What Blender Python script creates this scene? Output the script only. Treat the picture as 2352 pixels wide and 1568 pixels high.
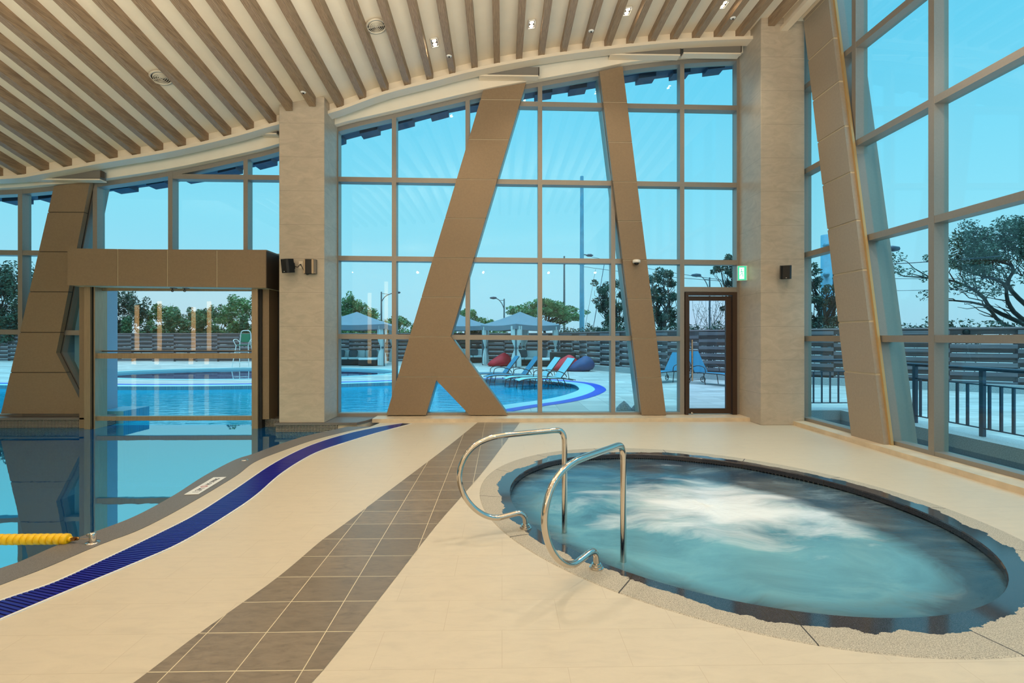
import bpy, math, random
from mathutils import Vector
from mathutils.geometry import tessellate_polygon
random.seed(7)
D = bpy.data; SC = bpy.context.scene; C = SC.collection
for o in list(D.objects): D.objects.remove(o)
R = math.radians; PI = math.pi
# ------------------------------------------------------------------ camera
FPX = 1163.0; TH = math.atan(23/FPX); HZ = 776.0; EYE = 1.5
cam = D.cameras.new('camera'); co = D.objects.new('camera', cam); C.objects.link(co)
co.location = (0, 0, EYE); co.rotation_euler = (PI/2, 0, -TH)
cam.sensor_width = 36; cam.lens = FPX/2352*36; cam.shift_y = -8/2352
cam.clip_start = .05; cam.clip_end = 500
SC.camera = co
# ------------------------------------------------------------------ view + sky
SC.view_settings.view_transform = 'Standard'; SC.view_settings.look = 'None'
SC.view_settings.gamma = 1; SC.view_settings.use_curve_mapping = False
SC.view_settings.exposure = 0.0
w = D.worlds.new('dusk_sky'); SC.world = w; w.use_nodes = True
nt = w.node_tree; nt.nodes.clear()
wo = nt.nodes.new('ShaderNodeOutputWorld'); bg = nt.nodes.new('ShaderNodeBackground')
tc = nt.nodes.new('ShaderNodeTexCoord'); sx = nt.nodes.new('ShaderNodeSeparateXYZ')
rp = nt.nodes.new('ShaderNodeValToRGB'); mr = nt.nodes.new('ShaderNodeMapRange')
nt.links.new(tc.outputs['Generated'], sx.inputs[0]); nt.links.new(sx.outputs['Z'], mr.inputs[0])
mr.inputs[1].default_value = -.2; mr.inputs[2].default_value = 1.0
nt.links.new(mr.outputs[0], rp.inputs[0])
els = rp.color_ramp.elements
els[0].position = 0; els[0].color = (.34, .46, .55, 1)
els[1].position = 1; els[1].color = (.62, .80, .90, 1)
for p, c in ((.15, (.54, .72, .84)), (.22, (.50, .80, .92)), (.34, (.36, .80, .95)), (.52, (.21, .72, .95)), (.7, (.14, .62, .90))):
    e = els.new(p); e.color = (*c, 1)
nt.links.new(rp.outputs[0], bg.inputs[0])
m2 = nt.nodes.new('ShaderNodeMapRange'); m2.interpolation_type = 'SMOOTHSTEP'; nt.links.new(sx.outputs['Z'], m2.inputs[0])
m2.inputs[1].default_value = .58; m2.inputs[2].default_value = .95; m2.inputs[3].default_value = 1.0; m2.inputs[4].default_value = 4.6
nt.links.new(m2.outputs[0], bg.inputs[1])
nt.links.new(bg.outputs[0], wo.inputs[0])

def area(name, loc, rot, sx_, sy_, power, col):
    l = D.lights.new(name, 'AREA'); l.shape = 'RECTANGLE'; l.size = sx_; l.size_y = sy_; l.energy = power; l.color = col
    o = D.objects.new(name, l); C.objects.link(o); o.location = loc; o.rotation_euler = rot
    return o
WARM = (1, .885, .73)
def lampl(name, kind, loc, e, r_=.12, cone=150):
    l = D.lights.new(name, kind); l.energy = e; l.color = WARM; l.shadow_soft_size = r_
    if kind == 'SPOT': l.spot_size = R(cone); l.spot_blend = 1.0
    o = D.objects.new(name, l); C.objects.link(o); o.location = loc
for x_ in (-7, -3.6, -.6, 1.8, 4.2):
    for y_, e_ in ((-4.5, 40), (-1, 40), (2.2, 45), (5.3, 190)): lampl('overhead_fill_spot', 'SPOT', (x_, y_, 5.6 if y_ < 4 else (5.35 if x_ < -5 else 5.6)), e_*(.55 if x_ < -3 else 1))  # added overhead fill grid above the frame, no fixtures modelled
for x_ in (-8, -4.5, -1, 2.5, 5): lampl('hall_fill', 'POINT', (x_, -8, 5.0), 140, .05)  # added unseen point fills that brighten the brace and pillar fronts
area('ceiling_fill', (0, 2.3, 3.35), (R(180), 0, 0), 8, 1.2, 700, WARM)  # added fill in mid-air, facing up to brighten the ceiling; no fixture
area('ceiling_fill', (-7.5, 2.3, 2.9), (R(180), 0, 0), 5, 1.2, 250, WARM)  # second added upward fill, for the left part of the ceiling
# ------------------------------------------------------------------ pixel -> place
def ray(x, y):
    u = (x-1176)/FPX; v = (HZ-y)/FPX
    return math.sin(TH)+u*math.cos(TH), math.cos(TH)-u*math.sin(TH), v
def G(x, y, z=0.0):
    a, b, c = ray(x, y); t = (z-EYE)/c; return (a*t, b*t)
def P(x, y, Y):
    a, b, c = ray(x, y); t = Y/b; return (a*t, EYE+c*t)
def XP(x, Y): return P(x, 700, Y)[0]
def interp(tab, x):
    if x <= tab[0][0]: return tab[0][1]
    for (a, b), (c, d) in zip(tab, tab[1:]):
        if x <= c: return b+(d-b)*(x-a)/(c-a)
    return tab[-1][1]
def smooth(pts, n=6):
    out = []
    for i in range(len(pts)-1):
        p0 = pts[max(i-1, 0)]; p1 = pts[i]; p2 = pts[i+1]; p3 = pts[min(i+2, len(pts)-1)]
        for k in range(n):
            t = k/n
            out.append(tuple(.5*((2*b)+(-a+c)*t+(2*a-5*b+4*c-d)*t*t+(-a+3*b-3*c+d)*t**3) for a, b, c, d in zip(p0, p1, p2, p3)))
    out.append(tuple(pts[-1])); return out
def resample(pts, n):
    L = [0]
    for a, b in zip(pts, pts[1:]): L.append(L[-1]+math.dist(a, b))
    out = []
    for k in range(n):
        s = L[-1]*k/(n-1); i = 0
        while i < len(L)-2 and L[i+1] < s: i += 1
        t = (s-L[i])/max(L[i+1]-L[i], 1e-9); out.append(tuple(a+(b-a)*t for a, b in zip(pts[i], pts[i+1])))
    return out
# ------------------------------------------------------------------ mesh builder
class MB:
    def __init__(s): s.v = []; s.f = []; s.sm = []; s.uv = None
    def add(s, vs, fs, smooth=False):
        n = len(s.v); s.v += [tuple(v) for v in vs]
        for f in fs: s.f.append([n+i for i in f]); s.sm.append(smooth)
        return s
    def box(s, x0, x1, y0, y1, z0, z1):
        v = [(x, y, z) for z in (z0, z1) for y in (y0, y1) for x in (x0, x1)]
        return s.add(v, [(0, 2, 3, 1), (4, 5, 7, 6), (0, 1, 5, 4), (2, 6, 7, 3), (0, 4, 6, 2), (1, 3, 7, 5)])
    def bbox(s, x0, x1, y0, y1, z0, z1, b=.01):   # box with chamfered corners in plan and top
        pr = [(x0+b, y0), (x1-b, y0), (x1, y0+b), (x1, y1-b), (x1-b, y1), (x0+b, y1), (x0, y1-b), (x0, y0+b)]
        cx, cy = (x0+x1)/2, (y0+y1)/2
        def ring(z, k): return [(cx+(px-cx)*(1-2*k/abs(x1-x0)), cy+(py-cy)*(1-2*k/abs(y1-y0)), z) for px, py in pr]
        v = ring(z0, b)+ring(z0+b, 0)+ring(z1-b, 0)+ring(z1, b)
        f = [tuple(range(7, -1, -1)), tuple(range(24, 32))]
        for r in range(3):
            for i in range(8): j = (i+1) % 8; f.append((r*8+i, r*8+j, r*8+8+j, r*8+8+i))
        return s.add(v, f)
    def prism(s, poly, mp, a, b):                # poly in 2D, mp(u,v,d) -> xyz, from depth a to b
        n = len(poly); tris = tessellate_polygon([[Vector((u, v, 0)) for u, v in poly]])
        vs = [mp(u, v, a) for u, v in poly]+[mp(u, v, b) for u, v in poly]
        fs = [tuple(t) for t in tris]+[tuple(n+i for i in reversed(t)) for t in tris]
        fs += [(i, (i+1) % n, n+(i+1) % n, n+i) for i in range(n)]
        return s.add(vs, fs)
    def flat(s, loops, z):
        vs = [Vector((x, y, 0)) for l in loops for x, y in l]
        tris = tessellate_polygon([[Vector((x, y, 0)) for x, y in l] for l in loops]); fs = []
        for t in tris:
            a, b, c = (vs[i] for i in t)
            fs.append(tuple(t) if (b-a).cross(c-a).z > 0 else tuple(reversed(t)))
        return s.add([(v.x, v.y, z) for v in vs], fs)
    def tube(s, pts, r, n=10, cap=True, smooth=True):
        pts = [Vector(p) for p in pts]; rs = r if isinstance(r, (list, tuple)) else [r]*len(pts)
        t0 = (pts[1]-pts[0]).normalized(); up = Vector((0, 0, 1)) if abs(t0.z) < .9 else Vector((1, 0, 0))
        nrm = t0.cross(up).normalized(); vs = []
        for i, p in enumerate(pts):
            t = (pts[min(i+1, len(pts)-1)]-pts[max(i-1, 0)]).normalized()
            nrm = (nrm-t*nrm.dot(t)).normalized(); bi = t.cross(nrm)
            for k in range(n):
                a = 2*PI*k/n; vs.append(tuple(p+(nrm*math.cos(a)+bi*math.sin(a))*rs[i]))
        fs = [(i*n+k, i*n+(k+1) % n, (i+1)*n+(k+1) % n, (i+1)*n+k) for i in range(len(pts)-1) for k in range(n)]
        s.add(vs, fs, smooth)
        if cap:
            m = len(pts)-1; s.add([vs[k] for k in range(n)], [tuple(range(n-1, -1, -1))]); s.add(vs[m*n:], [tuple(range(n))])
        return s
    def lathe(s, prof, c=(0, 0, 0), n=24, axis='z', smooth=True):
        vs = []
        for r, h in prof:
            for k in range(n):
                a = 2*PI*k/n; x, y = r*math.cos(a), r*math.sin(a)
                q = {'z': (x, y, h), 'y': (x, h, y), 'x': (h, x, y)}[axis]; vs.append(tuple(q[i]+c[i] for i in range(3)))
        fs = [(i*n+k, i*n+(k+1) % n, (i+1)*n+(k+1) % n, (i+1)*n+k) for i in range(len(prof)-1) for k in range(n)]
        return s.add(vs, fs, smooth)
    def ribbon(s, A, B, smooth=False):           # surface between two polylines of equal length
        n = len(A); return s.add(list(A)+list(B), [(i, i+1, n+i+1, n+i) for i in range(n-1)], smooth)
    def sweep(s, path, prof):                    # profile of (dy,dz) along path of points, x fixed frame
        n = len(prof); vs = [(p[0], p[1]+dy, p[2]+dz) for p in path for dy, dz in prof]
        fs = [(i*n+k, i*n+(k+1) % n, (i+1)*n+(k+1) % n, (i+1)*n+k) for i in range(len(path)-1) for k in range(n)]
        fs += [tuple(range(n)), tuple((len(path)-1)*n+k for k in range(n-1, -1, -1))]
        return s.add(vs, fs)
    def build(s, name, mat, parent=None, label=None, loc=None):
        me = D.meshes.new(name); me.from_pydata(s.v, [], s.f); me.update()
        me.polygons.foreach_set('use_smooth', s.sm)
        if s.uv:
            ul = me.uv_layers.new(name='UVMap')
            for lp in me.loops: ul.data[lp.index].uv = s.uv[lp.vertex_index]
        me.materials.append(mat); o = D.objects.new(name, me); C.objects.link(o)
        if parent: o.parent = parent
        if label: o['label'] = label
        if loc: o.location = loc
        return o
def tag(o, label, cat, group=None, kind=None):
    if label: o['label'] = label
    if cat: o['category'] = cat
    if group: o['group'] = group
    if kind: o['kind'] = kind
    return o
def thing(name, label, cat, loc=(0, 0, 0), rz=0, group=None):
    o = D.objects.new(name, None); C.objects.link(o); o.location = loc; o.rotation_euler = (0, 0, rz)
    return tag(o, label, cat, group)
def struct(o):
    o['kind'] = 'structure'; return o
def kids(o): return [c for c in D.objects if c.parent == o]
def copy_tree(o, label=None, loc=None, rz=None, parent=None):
    c = o.copy(); C.objects.link(c)
    if parent: c.parent = parent
    for ch in kids(o): copy_tree(ch, parent=c)
    if label: c['label'] = label
    if loc: c.location = loc
    if rz is not None: c.rotation_euler = (0, 0, rz)
    return c
# ------------------------------------------------------------------ materials
def lin(c):
    return tuple(((v/255+.055)/1.055)**2.4 if v > 10 else v/255/12.92 for v in c)
class NT:
    def __init__(s, m): s.t = m.node_tree
    def n(s, typ, **k):
        nd = s.t.nodes.new(typ)
        for a, b in k.items():
            if a.startswith('i_'):
                key = a[2:]; key = int(key) if key.isdigit() else key.replace('_', ' ')
                nd.inputs[key].default_value = b
            else: setattr(nd, a, b)
        return nd
    def l(s, a, b): s.t.links.new(a, b)
    def math(s, op, a, b=None, clamp=False):
        nd = s.t.nodes.new('ShaderNodeMath'); nd.operation = op; nd.use_clamp = clamp
        for i, v in enumerate((a, b)):
            if v is None: continue
            if isinstance(v, (int, float)): nd.inputs[i].default_value = v
            else: s.l(v, nd.inputs[i])
        return nd.outputs[0]
    def mix(s, f, a, b):
        nd = s.t.nodes.new('ShaderNodeMix'); nd.data_type = 'RGBA'
        for sock, v in ((nd.inputs[0], f), (nd.inputs[6], a), (nd.inputs[7], b)):
            if isinstance(v, (int, float)): sock.default_value = v
            elif isinstance(v, tuple): sock.default_value = (*v[:3], 1)
            else: s.l(v, sock)
        return nd.outputs[2]
    def pos(s): return s.n('ShaderNodeNewGeometry').outputs['Position']
    def obj(s): return s.n('ShaderNodeTexCoord').outputs['Object']
    def scale(s, vec, sc):
        m = s.n('ShaderNodeMapping'); m.inputs['Scale'].default_value = sc; s.l(vec, m.inputs[0]); return m.outputs[0]
    def noise(s, vec, scale, detail=4, rough=.55, dist=0):
        nd = s.n('ShaderNodeTexNoise'); nd.inputs['Scale'].default_value = scale; nd.inputs['Detail'].default_value = detail
        nd.inputs['Roughness'].default_value = rough; nd.inputs['Distortion'].default_value = dist
        s.l(vec, nd.inputs['Vector']); return nd.outputs[0]
    def ramp(s, f, stops):
        nd = s.n('ShaderNodeValToRGB'); e = nd.color_ramp.elements
        e[0].position = stops[0][0]; e[0].color = (*stops[0][1], 1); e[1].position = stops[-1][0]; e[1].color = (*stops[-1][1], 1)
        for p, c in stops[1:-1]: q = e.new(p); q.color = (*c, 1)
        s.l(f, nd.inputs[0]); return nd.outputs[0]
def mat(name, col=(128, 128, 128), rough=.5, metal=0.0, var=0.0, vscale=8.0, stretch=(1, 1, 1), emit=0, ecol=None, bump=0, bscale=60, spec=.5):
    m = D.materials.new(name); m.use_nodes = True; t = NT(m); b = m.node_tree.nodes['Principled BSDF']
    c = lin(col); b.inputs['Base Color'].default_value = (*c, 1); b.inputs['Roughness'].default_value = rough
    b.inputs['Metallic'].default_value = metal; b.inputs['Specular IOR Level'].default_value = spec
    if var:
        nz = t.noise(t.scale(t.obj(), stretch), vscale, 5)
        t.l(t.ramp(nz, [(.3, tuple(v*(1-var) for v in c)), (.7, tuple(min(v*(1+var), 1) for v in c))]), b.inputs['Base Color'])
    if bump:
        bn = t.n('ShaderNodeBump', i_Strength=bump, i_Distance=.01); t.l(t.noise(t.scale(t.obj(), stretch), bscale), bn.inputs['Height']); t.l(bn.outputs[0], b.inputs['Normal'])
    if emit: b.inputs['Emission Color'].default_value = (*lin(ecol or col), 1); b.inputs['Emission Strength'].default_value = emit
    m.diffuse_color = (*c, 1); return m
def fract_line(t, val, period, offset, width):   # 1 on a joint line
    f = t.math('FRACT', t.math('DIVIDE', t.math('SUBTRACT', val, offset), period))
    d = t.math('ABSOLUTE', t.math('SUBTRACT', f, .5)); return t.math('GREATER_THAN', d, .5-width/period/2)
def xyz(t, v): return t.n('ShaderNodeSeparateXYZ'), v
def sep(t, v):
    s_ = t.n('ShaderNodeSeparateXYZ'); t.l(v, s_.inputs[0]); return s_.outputs
def tile_mat(name, col, grout, px, py, ox, oy, gw, var=.08, rough=.35, brick=False, vein=6, stretch=(1, 3, 1), bump=.05):
    m = D.materials.new(name); m.use_nodes = True; t = NT(m); b = m.node_tree.nodes['Principled BSDF']
    p = t.pos(); s_ = sep(t, p); c = lin(col)
    row = t.math('FLOOR', t.math('DIVIDE', t.math('SUBTRACT', s_[1], oy), py))
    X = s_[0]
    if brick: X = t.math('ADD', s_[0], t.math('MULTIPLY', t.math('MODULO', t.math('ABSOLUTE', row), 2.0), px/2))
    g = t.math('MAXIMUM', fract_line(t, X, px, ox, gw), fract_line(t, s_[1], py, oy, gw))
    n1 = t.noise(t.scale(p, stretch), vein, 6, .65, .6); n2 = t.noise(p, 1.1, 2)
    colr = t.ramp(n1, [(.25, tuple(v*(1-var*1.4) for v in c)), (.5, c), (.8, tuple(min(v*(1+var), 1) for v in c))])
    colr = t.mix(t.math('MULTIPLY', n2, .25), colr, tuple(v*.88 for v in c))
    cell = t.n('ShaderNodeTexWhiteNoise', noise_dimensions='3D'); cx = t.n('ShaderNodeCombineXYZ')
    t.l(t.math('FLOOR', t.math('DIVIDE', t.math('SUBTRACT', X, ox), px)), cx.inputs[0]); t.l(row, cx.inputs[1]); t.l(cx.outputs[0], cell.inputs[0])
    colr = t.mix(t.math('MULTIPLY', cell.outputs[0], (.5 if var < .3 else 1.5)*var), colr, tuple(v*.6 for v in c))
    t.l(t.mix(g, colr, lin(grout)), b.inputs['Base Color'])
    t.l(t.math('ADD', t.math('MULTIPLY', n1, .2), rough-.1), b.inputs['Roughness'])
    bn = t.n('ShaderNodeBump', i_Strength=bump, i_Distance=.01); t.l(t.math('SUBTRACT', n1, g), bn.inputs['Height']); t.l(bn.outputs[0], b.inputs['Normal'])
    return m
M = {}
M['tile'] = tile_mat('beige_floor_tile', (203, 190, 167), (186, 170, 145), .6, .2995, 0, 2.302, .0025, brick=True, var=.07, rough=.42)
M['dtile'] = tile_mat('grey_brown_floor_tile', (134, 119, 100), (214, 200, 166), .2995, .2995, 0, 2.302, .0045, var=.3, vein=9)
M['paver'] = tile_mat('outdoor_pavers', (192, 194, 190), (140, 148, 150), .6, .3, 0, 0, .012, var=.42, vein=1.0, stretch=(.3, 1.6, 1), rough=.6)
M['stone'] = D.materials.new('stone_cladding')
def stone(m, col, off=-.04, per=.58):
    m.use_nodes = True; t = NT(m); b = m.node_tree.nodes['Principled BSDF']; p = t.pos(); c = lin(col)
    n1 = t.noise(t.scale(p, (2.2, 2.2, 5)), 1.6, 7, .6, 1.2); n2 = t.noise(p, 90, 2)
    cr = t.ramp(n1, [(.3, tuple(v*.85 for v in c)), (.55, c), (.75, tuple(v*1.12 for v in c))])
    cr = t.mix(t.math('MULTIPLY', n2, .12), cr, tuple(v*.5 for v in c))
    g = fract_line(t, sep(t, p)[2], per, off, .005)
    t.l(t.mix(g, cr, tuple(v*.62 for v in c)), b.inputs['Base Color']); b.inputs['Roughness'].default_value = .38
stone(M['stone'], (186, 173, 154))
M['curb'] = mat('beige_curb_stone', (208, 190, 162), .35, var=.12, vscale=5, bump=.03)
M['granite'] = mat('grey_granite', (112, 107, 103), .45, var=.35, vscale=190, spec=.4)
M['granite_l'] = mat('outdoor_granite', (165, 170, 172), .6, var=.25, vscale=60)
M['clad'] = mat('bronze_metal_panel', (138, 117, 92), .42, metal=.15, var=.06, vscale=30, bump=.02, bscale=300)
M['clad_g'] = mat('tan_grey_metal_panel', (162, 149, 132), .42, metal=.15, var=.05, vscale=30)
M['clad_l'] = mat('light_seam', (198, 184, 156), .5)
M['alu'] = mat('champagne_aluminium', (146, 140, 132), .36, metal=.35, var=.03, vscale=40)
M['alu_d'] = mat('bronze_channel', (84, 74, 66), .4, metal=.5)
M['steel'] = mat('brushed_steel', (172, 154, 130), .35, metal=.7, var=.08, vscale=6, stretch=(8, 8, .6))
M['chrome'] = mat('polished_stainless', (208, 202, 194), .1, metal=1.0)
M['black'] = mat('black_plastic', (14, 14, 15), .45)
M['dark'] = mat('dark_void', (22, 20, 20), .6)
M['white'] = mat('white_plastic', (228, 226, 220), .4)
M['plaster'] = mat('cream_plaster', (226, 214, 194), .7, var=.02, vscale=4)
M['cream'] = mat('cream_trim', (222, 208, 186), .5)
M['ceil'] = mat('cream_ceiling_board', (234, 222, 200), .65, var=.03, vscale=3)
M['brown'] = mat('dark_brown_door_metal', (66, 50, 40), .35, metal=.3)
M['blind'] = mat('grey_blind_housing', (120, 116, 110), .45, metal=.3)
M['wood'] = D.materials.new('wood_grain_fin'); M['wood'].use_nodes = True
t = NT(M['wood']); b = M['wood'].node_tree.nodes['Principled BSDF']
wv = t.n('ShaderNodeTexWave', wave_type='BANDS', bands_direction='X', i_Scale=14, i_Distortion=9, i_Detail=3, i_Detail_Scale=1.2)
t.l(t.scale(t.obj(), (1, .12, 1)), wv.inputs[0])
n_ = t.noise(t.scale(t.obj(), (14, 1.2, 14)), 6, 6)
t.l(t.mix(.5, t.ramp(wv.outputs[1], [(.2, lin((122, 98, 74))), (.9, lin((166, 138, 108)))]), t.ramp(n_, [(.3, lin((118, 94, 72))), (.7, lin((172, 146, 116)))])), b.inputs['Base Color'])
b.inputs['Roughness'].default_value = .5
def glass(name, tint, ior=1.45):
    m = D.materials.new(name); m.use_nodes = True; t = NT(m); m.node_tree.nodes.remove(m.node_tree.nodes['Principled BSDF'])
    out = m.node_tree.nodes['Material Output']; tr = t.n('ShaderNodeBsdfTransparent'); gl = t.n('ShaderNodeBsdfGlossy')
    tr.inputs[0].default_value = (*tint, 1); gl.inputs['Roughness'].default_value = .0; gl.inputs[0].default_value = (1, 1, 1, 1)
    geo = t.n('ShaderNodeNewGeometry'); dt_ = t.n('ShaderNodeVectorMath', operation='DOT_PRODUCT'); t.l(geo.outputs['Normal'], dt_.inputs[0]); t.l(geo.outputs['Incoming'], dt_.inputs[1])
    f0 = ((ior-1)/(ior+1))**2; k5 = t.math('POWER', t.math('SUBTRACT', 1.0, t.math('ABSOLUTE', dt_.outputs['Value'])), 5.0)
    fr_ = t.math('ADD', f0, t.math('MULTIPLY', k5, 1-f0)); mx = t.n('ShaderNodeMixShader')
    t.l(fr_, mx.inputs[0]); t.l(tr.outputs[0], mx.inputs[1]); t.l(gl.outputs[0], mx.inputs[2]); t.l(mx.outputs[0], out.inputs[0])
    return m
M['glass'] = glass('tinted_glazing', (.84, .975, 1.0), 1.34)
M['glass_c'] = glass('clear_gate_glass', (.97, .985, .98), 1.4)
def water(name, tint, ior, bs, bd, stretch=(1, 1, 1), dif=(.02, .2, .35), dmix=.15, gc=(.78, .97, 1)):
    m = D.materials.new(name); m.use_nodes = True; t = NT(m); m.node_tree.nodes.remove(m.node_tree.nodes['Principled BSDF'])
    out = m.node_tree.nodes['Material Output']; tr = t.n('ShaderNodeBsdfTransparent'); gl = t.n('ShaderNodeBsdfGlossy'); df = t.n('ShaderNodeBsdfDiffuse')
    df.inputs[0].default_value = (*dif, 1)
    tr.inputs[0].default_value = (*tint, 1); gl.inputs['Roughness'].default_value = .015; gl.inputs[0].default_value = (*gc, 1)
    fr = t.n('ShaderNodeFresnel'); fr.inputs[0].default_value = ior; mx = t.n('ShaderNodeMixShader'); m2 = t.n('ShaderNodeMixShader'); m2.inputs[0].default_value = dmix
    bn = t.n('ShaderNodeBump', i_Strength=bs, i_Distance=bd); t.l(t.noise(t.scale(t.pos(), stretch), 2.2, 3, .5, .3), bn.inputs['Height'])
    t.l(bn.outputs[0], fr.inputs[1]); t.l(bn.outputs[0], gl.inputs['Normal'])
    t.l(tr.outputs[0], m2.inputs[1]); t.l(df.outputs[0], m2.inputs[2])
    t.l(fr.outputs[0], mx.inputs[0]); t.l(m2.outputs[0], mx.inputs[1]); t.l(gl.outputs[0], mx.inputs[2]); t.l(mx.outputs[0], out.inputs[0])
    return m
M['water_in'] = water('indoor_pool_water', (.30, .6, .85), 15.0, .05, .01, dif=(.005, .12, .38), dmix=.7, gc=(.66, 1, 1))
M['water_out'] = water('outdoor_pool_water', (.25, .75, .92), 1.6, .3, .03, (1, 2.4, 1), dif=(.01, .5, .8), dmix=.75, gc=(.6, .95, 1))
M['water_kid'] = water('wading_pool_water', (.3, .4, .7), 1.6, .1, .02, dif=(.05, .06, .2), dmix=.5)
def mosaic(name, a, g, per=.027, gw=.006):
    m = D.materials.new(name); m.use_nodes = True; t = NT(m); b = m.node_tree.nodes['Principled BSDF']; s_ = sep(t, t.pos())
    ln = t.math('MAXIMUM', fract_line(t, t.math('ADD', s_[0], .0131), per, 0, gw), fract_line(t, s_[2], per, .057, gw))
    ln = t.math('MAXIMUM', ln, 0.0)
    t.l(t.mix(ln, lin(a), lin(g)), b.inputs['Base Color']); b.inputs['Roughness'].default_value = .25; return m
M['mosaic'] = mosaic('dark_mosaic_wall', (22, 24, 34), (170, 160, 146), .025, .006)
M['mosaic_f'] = tile_mat('dark_mosaic_floor', (16, 40, 72), (70, 100, 130), .05, .05, 0, 0, .006, var=.3, vein=3)
M['mosaic_o'] = tile_mat('blue_pool_floor', (40, 150, 190), (120, 200, 220), .05, .05, 0, 0, .004, var=.3, vein=.8)
M['blue'] = mat('blue_grate_plastic', (12, 16, 138), .32)
M['blue_o'] = mat('blue_drain_ring', (26, 60, 190), .4)
M['aqua'] = mat('pale_aqua_coping', (150, 205, 215), .4)
M['eave'] = mat('dark_roof_edge', (46, 66, 92), .6, var=.2, vscale=3)
M['grey_fab'] = mat('grey_canvas', (116, 130, 142), .8, var=.05, vscale=3)
M['curtain'] = mat('pale_curtain_cloth', (206, 214, 214), .8)
M['wicker'] = mat('dark_wicker', (52, 44, 44), .7, var=.4, vscale=60)
M['cushion'] = mat('white_cushion', (226, 234, 236), .8)
M['gcush'] = mat('grey_scatter_cushion', (84, 100, 108), .8)
M['red'] = mat('red_beanbag_fabric', (196, 8, 34), .6, var=.2, vscale=4)
M['navy'] = mat('navy_beanbag_fabric', (34, 62, 110), .6, var=.2, vscale=4)
M['sling'] = mat('blue_sling_mesh', (44, 124, 158), .6, var=.12, vscale=25, stretch=(1, 8, 1))
M['sling_l'] = mat('pale_sling_mesh', (140, 196, 208), .6, var=.12, vscale=25, stretch=(1, 8, 1))
M['frame'] = mat('dark_lounger_frame', (66, 60, 60), .35, metal=.4)
M['fence'] = mat('weathered_fence_board', (96, 80, 80), .65, var=.35, vscale=3, stretch=(.3, .3, 9))  # darker board copy; the rear boards' shade is put into this colour
M['fence_l'] = mat('lit_weathered_board', (116, 106, 110), .65, var=.3, vscale=3, stretch=(.3, .3, 9))  # lighter copy of the same weathered board, for the front rows
M['rail'] = mat('dark_blue_railing', (40, 62, 82), .4, metal=.2)
M['pole'] = mat('galvanised_pole', (92, 160, 186), .5, var=.12, vscale=4)
M['post'] = mat('grey_lamp_pole', (84, 96, 104), .4)
M['bark'] = mat('dark_bark', (44, 40, 38), .85, var=.3, vscale=12)
M['rock'] = mat('speckled_rock', (112, 128, 138), .8, var=.5, vscale=40)
M['yellow'] = mat('yellow_float', (238, 190, 14), .35)
M['brass'] = mat('brass_fitting', (190, 140, 76), .25, metal=1)
M['greenp'] = mat('green_chair_panel', (30, 130, 96), .5)
M['grille'] = mat('vent_metal', (206, 196, 176), .45)
def leaf(name, a, b_):
    m = D.materials.new(name); m.use_nodes = True; t = NT(m); b = m.node_tree.nodes['Principled BSDF']
    t.l(t.ramp(t.noise(t.pos(), 1.7, 4, .7), [(.35, lin(a)), (.65, lin(b_))]), b.inputs['Base Color']); b.inputs['Roughness'].default_value = .55; return m
M['leaf1'] = leaf('dark_green_leaves', (34, 78, 54), (92, 140, 94))
M['leaf2'] = leaf('mid_green_leaves', (44, 96, 58), (112, 158, 96))
M['leaf3'] = leaf('deep_green_leaves', (28, 52, 46), (74, 104, 82))  # darkest of the three leaf greens
# tub water: turbulent surface with foam
m = M['tub'] = D.materials.new('bubbling_tub_water'); m.use_nodes = True; t = NT(m); b = m.node_tree.nodes['Principled BSDF']
p = t.pos(); cc = G(1650, 1150)
sub = t.n('ShaderNodeVectorMath', operation='SUBTRACT'); t.l(p, sub.inputs[0]); sub.inputs[1].default_value = (cc[0], cc[1], 0); s_ = sep(t, sub.outputs[0])
wrp = t.n('ShaderNodeTexNoise', i_Scale=1.1, i_Detail=2.0); t.l(p, wrp.inputs['Vector'])
wv_ = t.n('ShaderNodeVectorMath', operation='MULTIPLY_ADD'); t.l(wrp.outputs[1], wv_.inputs[0]); wv_.inputs[1].default_value = (.8, .8, 0); t.l(p, wv_.inputs[2])
ro = t.n('ShaderNodeMapping'); ro.inputs['Rotation'].default_value = (0, 0, R(14)); ro.inputs['Scale'].default_value = (.7, 2.0, 1); t.l(wv_.outputs[0], ro.inputs[0])
stk = t.noise(ro.outputs[0], 1.9, 8, .6, 0); cl = t.noise(t.scale(wv_.outputs[0], (1, 1.7, 1)), 1.3, 7, .62, 0)
ex = t.math('MULTIPLY', t.math('SUBTRACT', s_[0], .1), .8); ey = t.math('MULTIPLY', s_[1], 1.25)
rad = t.math('SQRT', t.math('ADD', t.math('MULTIPLY', ex, ex), t.math('MULTIPLY', ey, ey)))
core = t.math('SUBTRACT', 1.0, t.math('MULTIPLY', rad, .95))
foam = t.math('MULTIPLY', t.math('ADD', t.math('ADD', core, .08), t.math('MULTIPLY', t.math('SUBTRACT', stk, .5), 1.9)), 1.1, True)
foam = t.math('SMOOTH_MIN', foam, .9); 
teal = t.ramp(cl, [(.32, lin((44, 86, 112))), (.5, lin((80, 134, 154))), (.7, lin((122, 170, 180)))])
far = t.math('MULTIPLY', t.math('SUBTRACT', t.math('ADD', s_[1], t.math('MULTIPLY', s_[0], -.25)), .35), 1.1, True)   # darker, bluer colour towards the far side
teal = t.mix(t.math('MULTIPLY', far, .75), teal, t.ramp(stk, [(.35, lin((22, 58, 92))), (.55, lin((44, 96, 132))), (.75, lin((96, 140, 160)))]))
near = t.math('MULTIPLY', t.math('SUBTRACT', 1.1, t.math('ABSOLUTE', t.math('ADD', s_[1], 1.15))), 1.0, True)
teal = t.mix(t.math('MULTIPLY', near, .6), teal, lin((112, 172, 186)))
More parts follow.
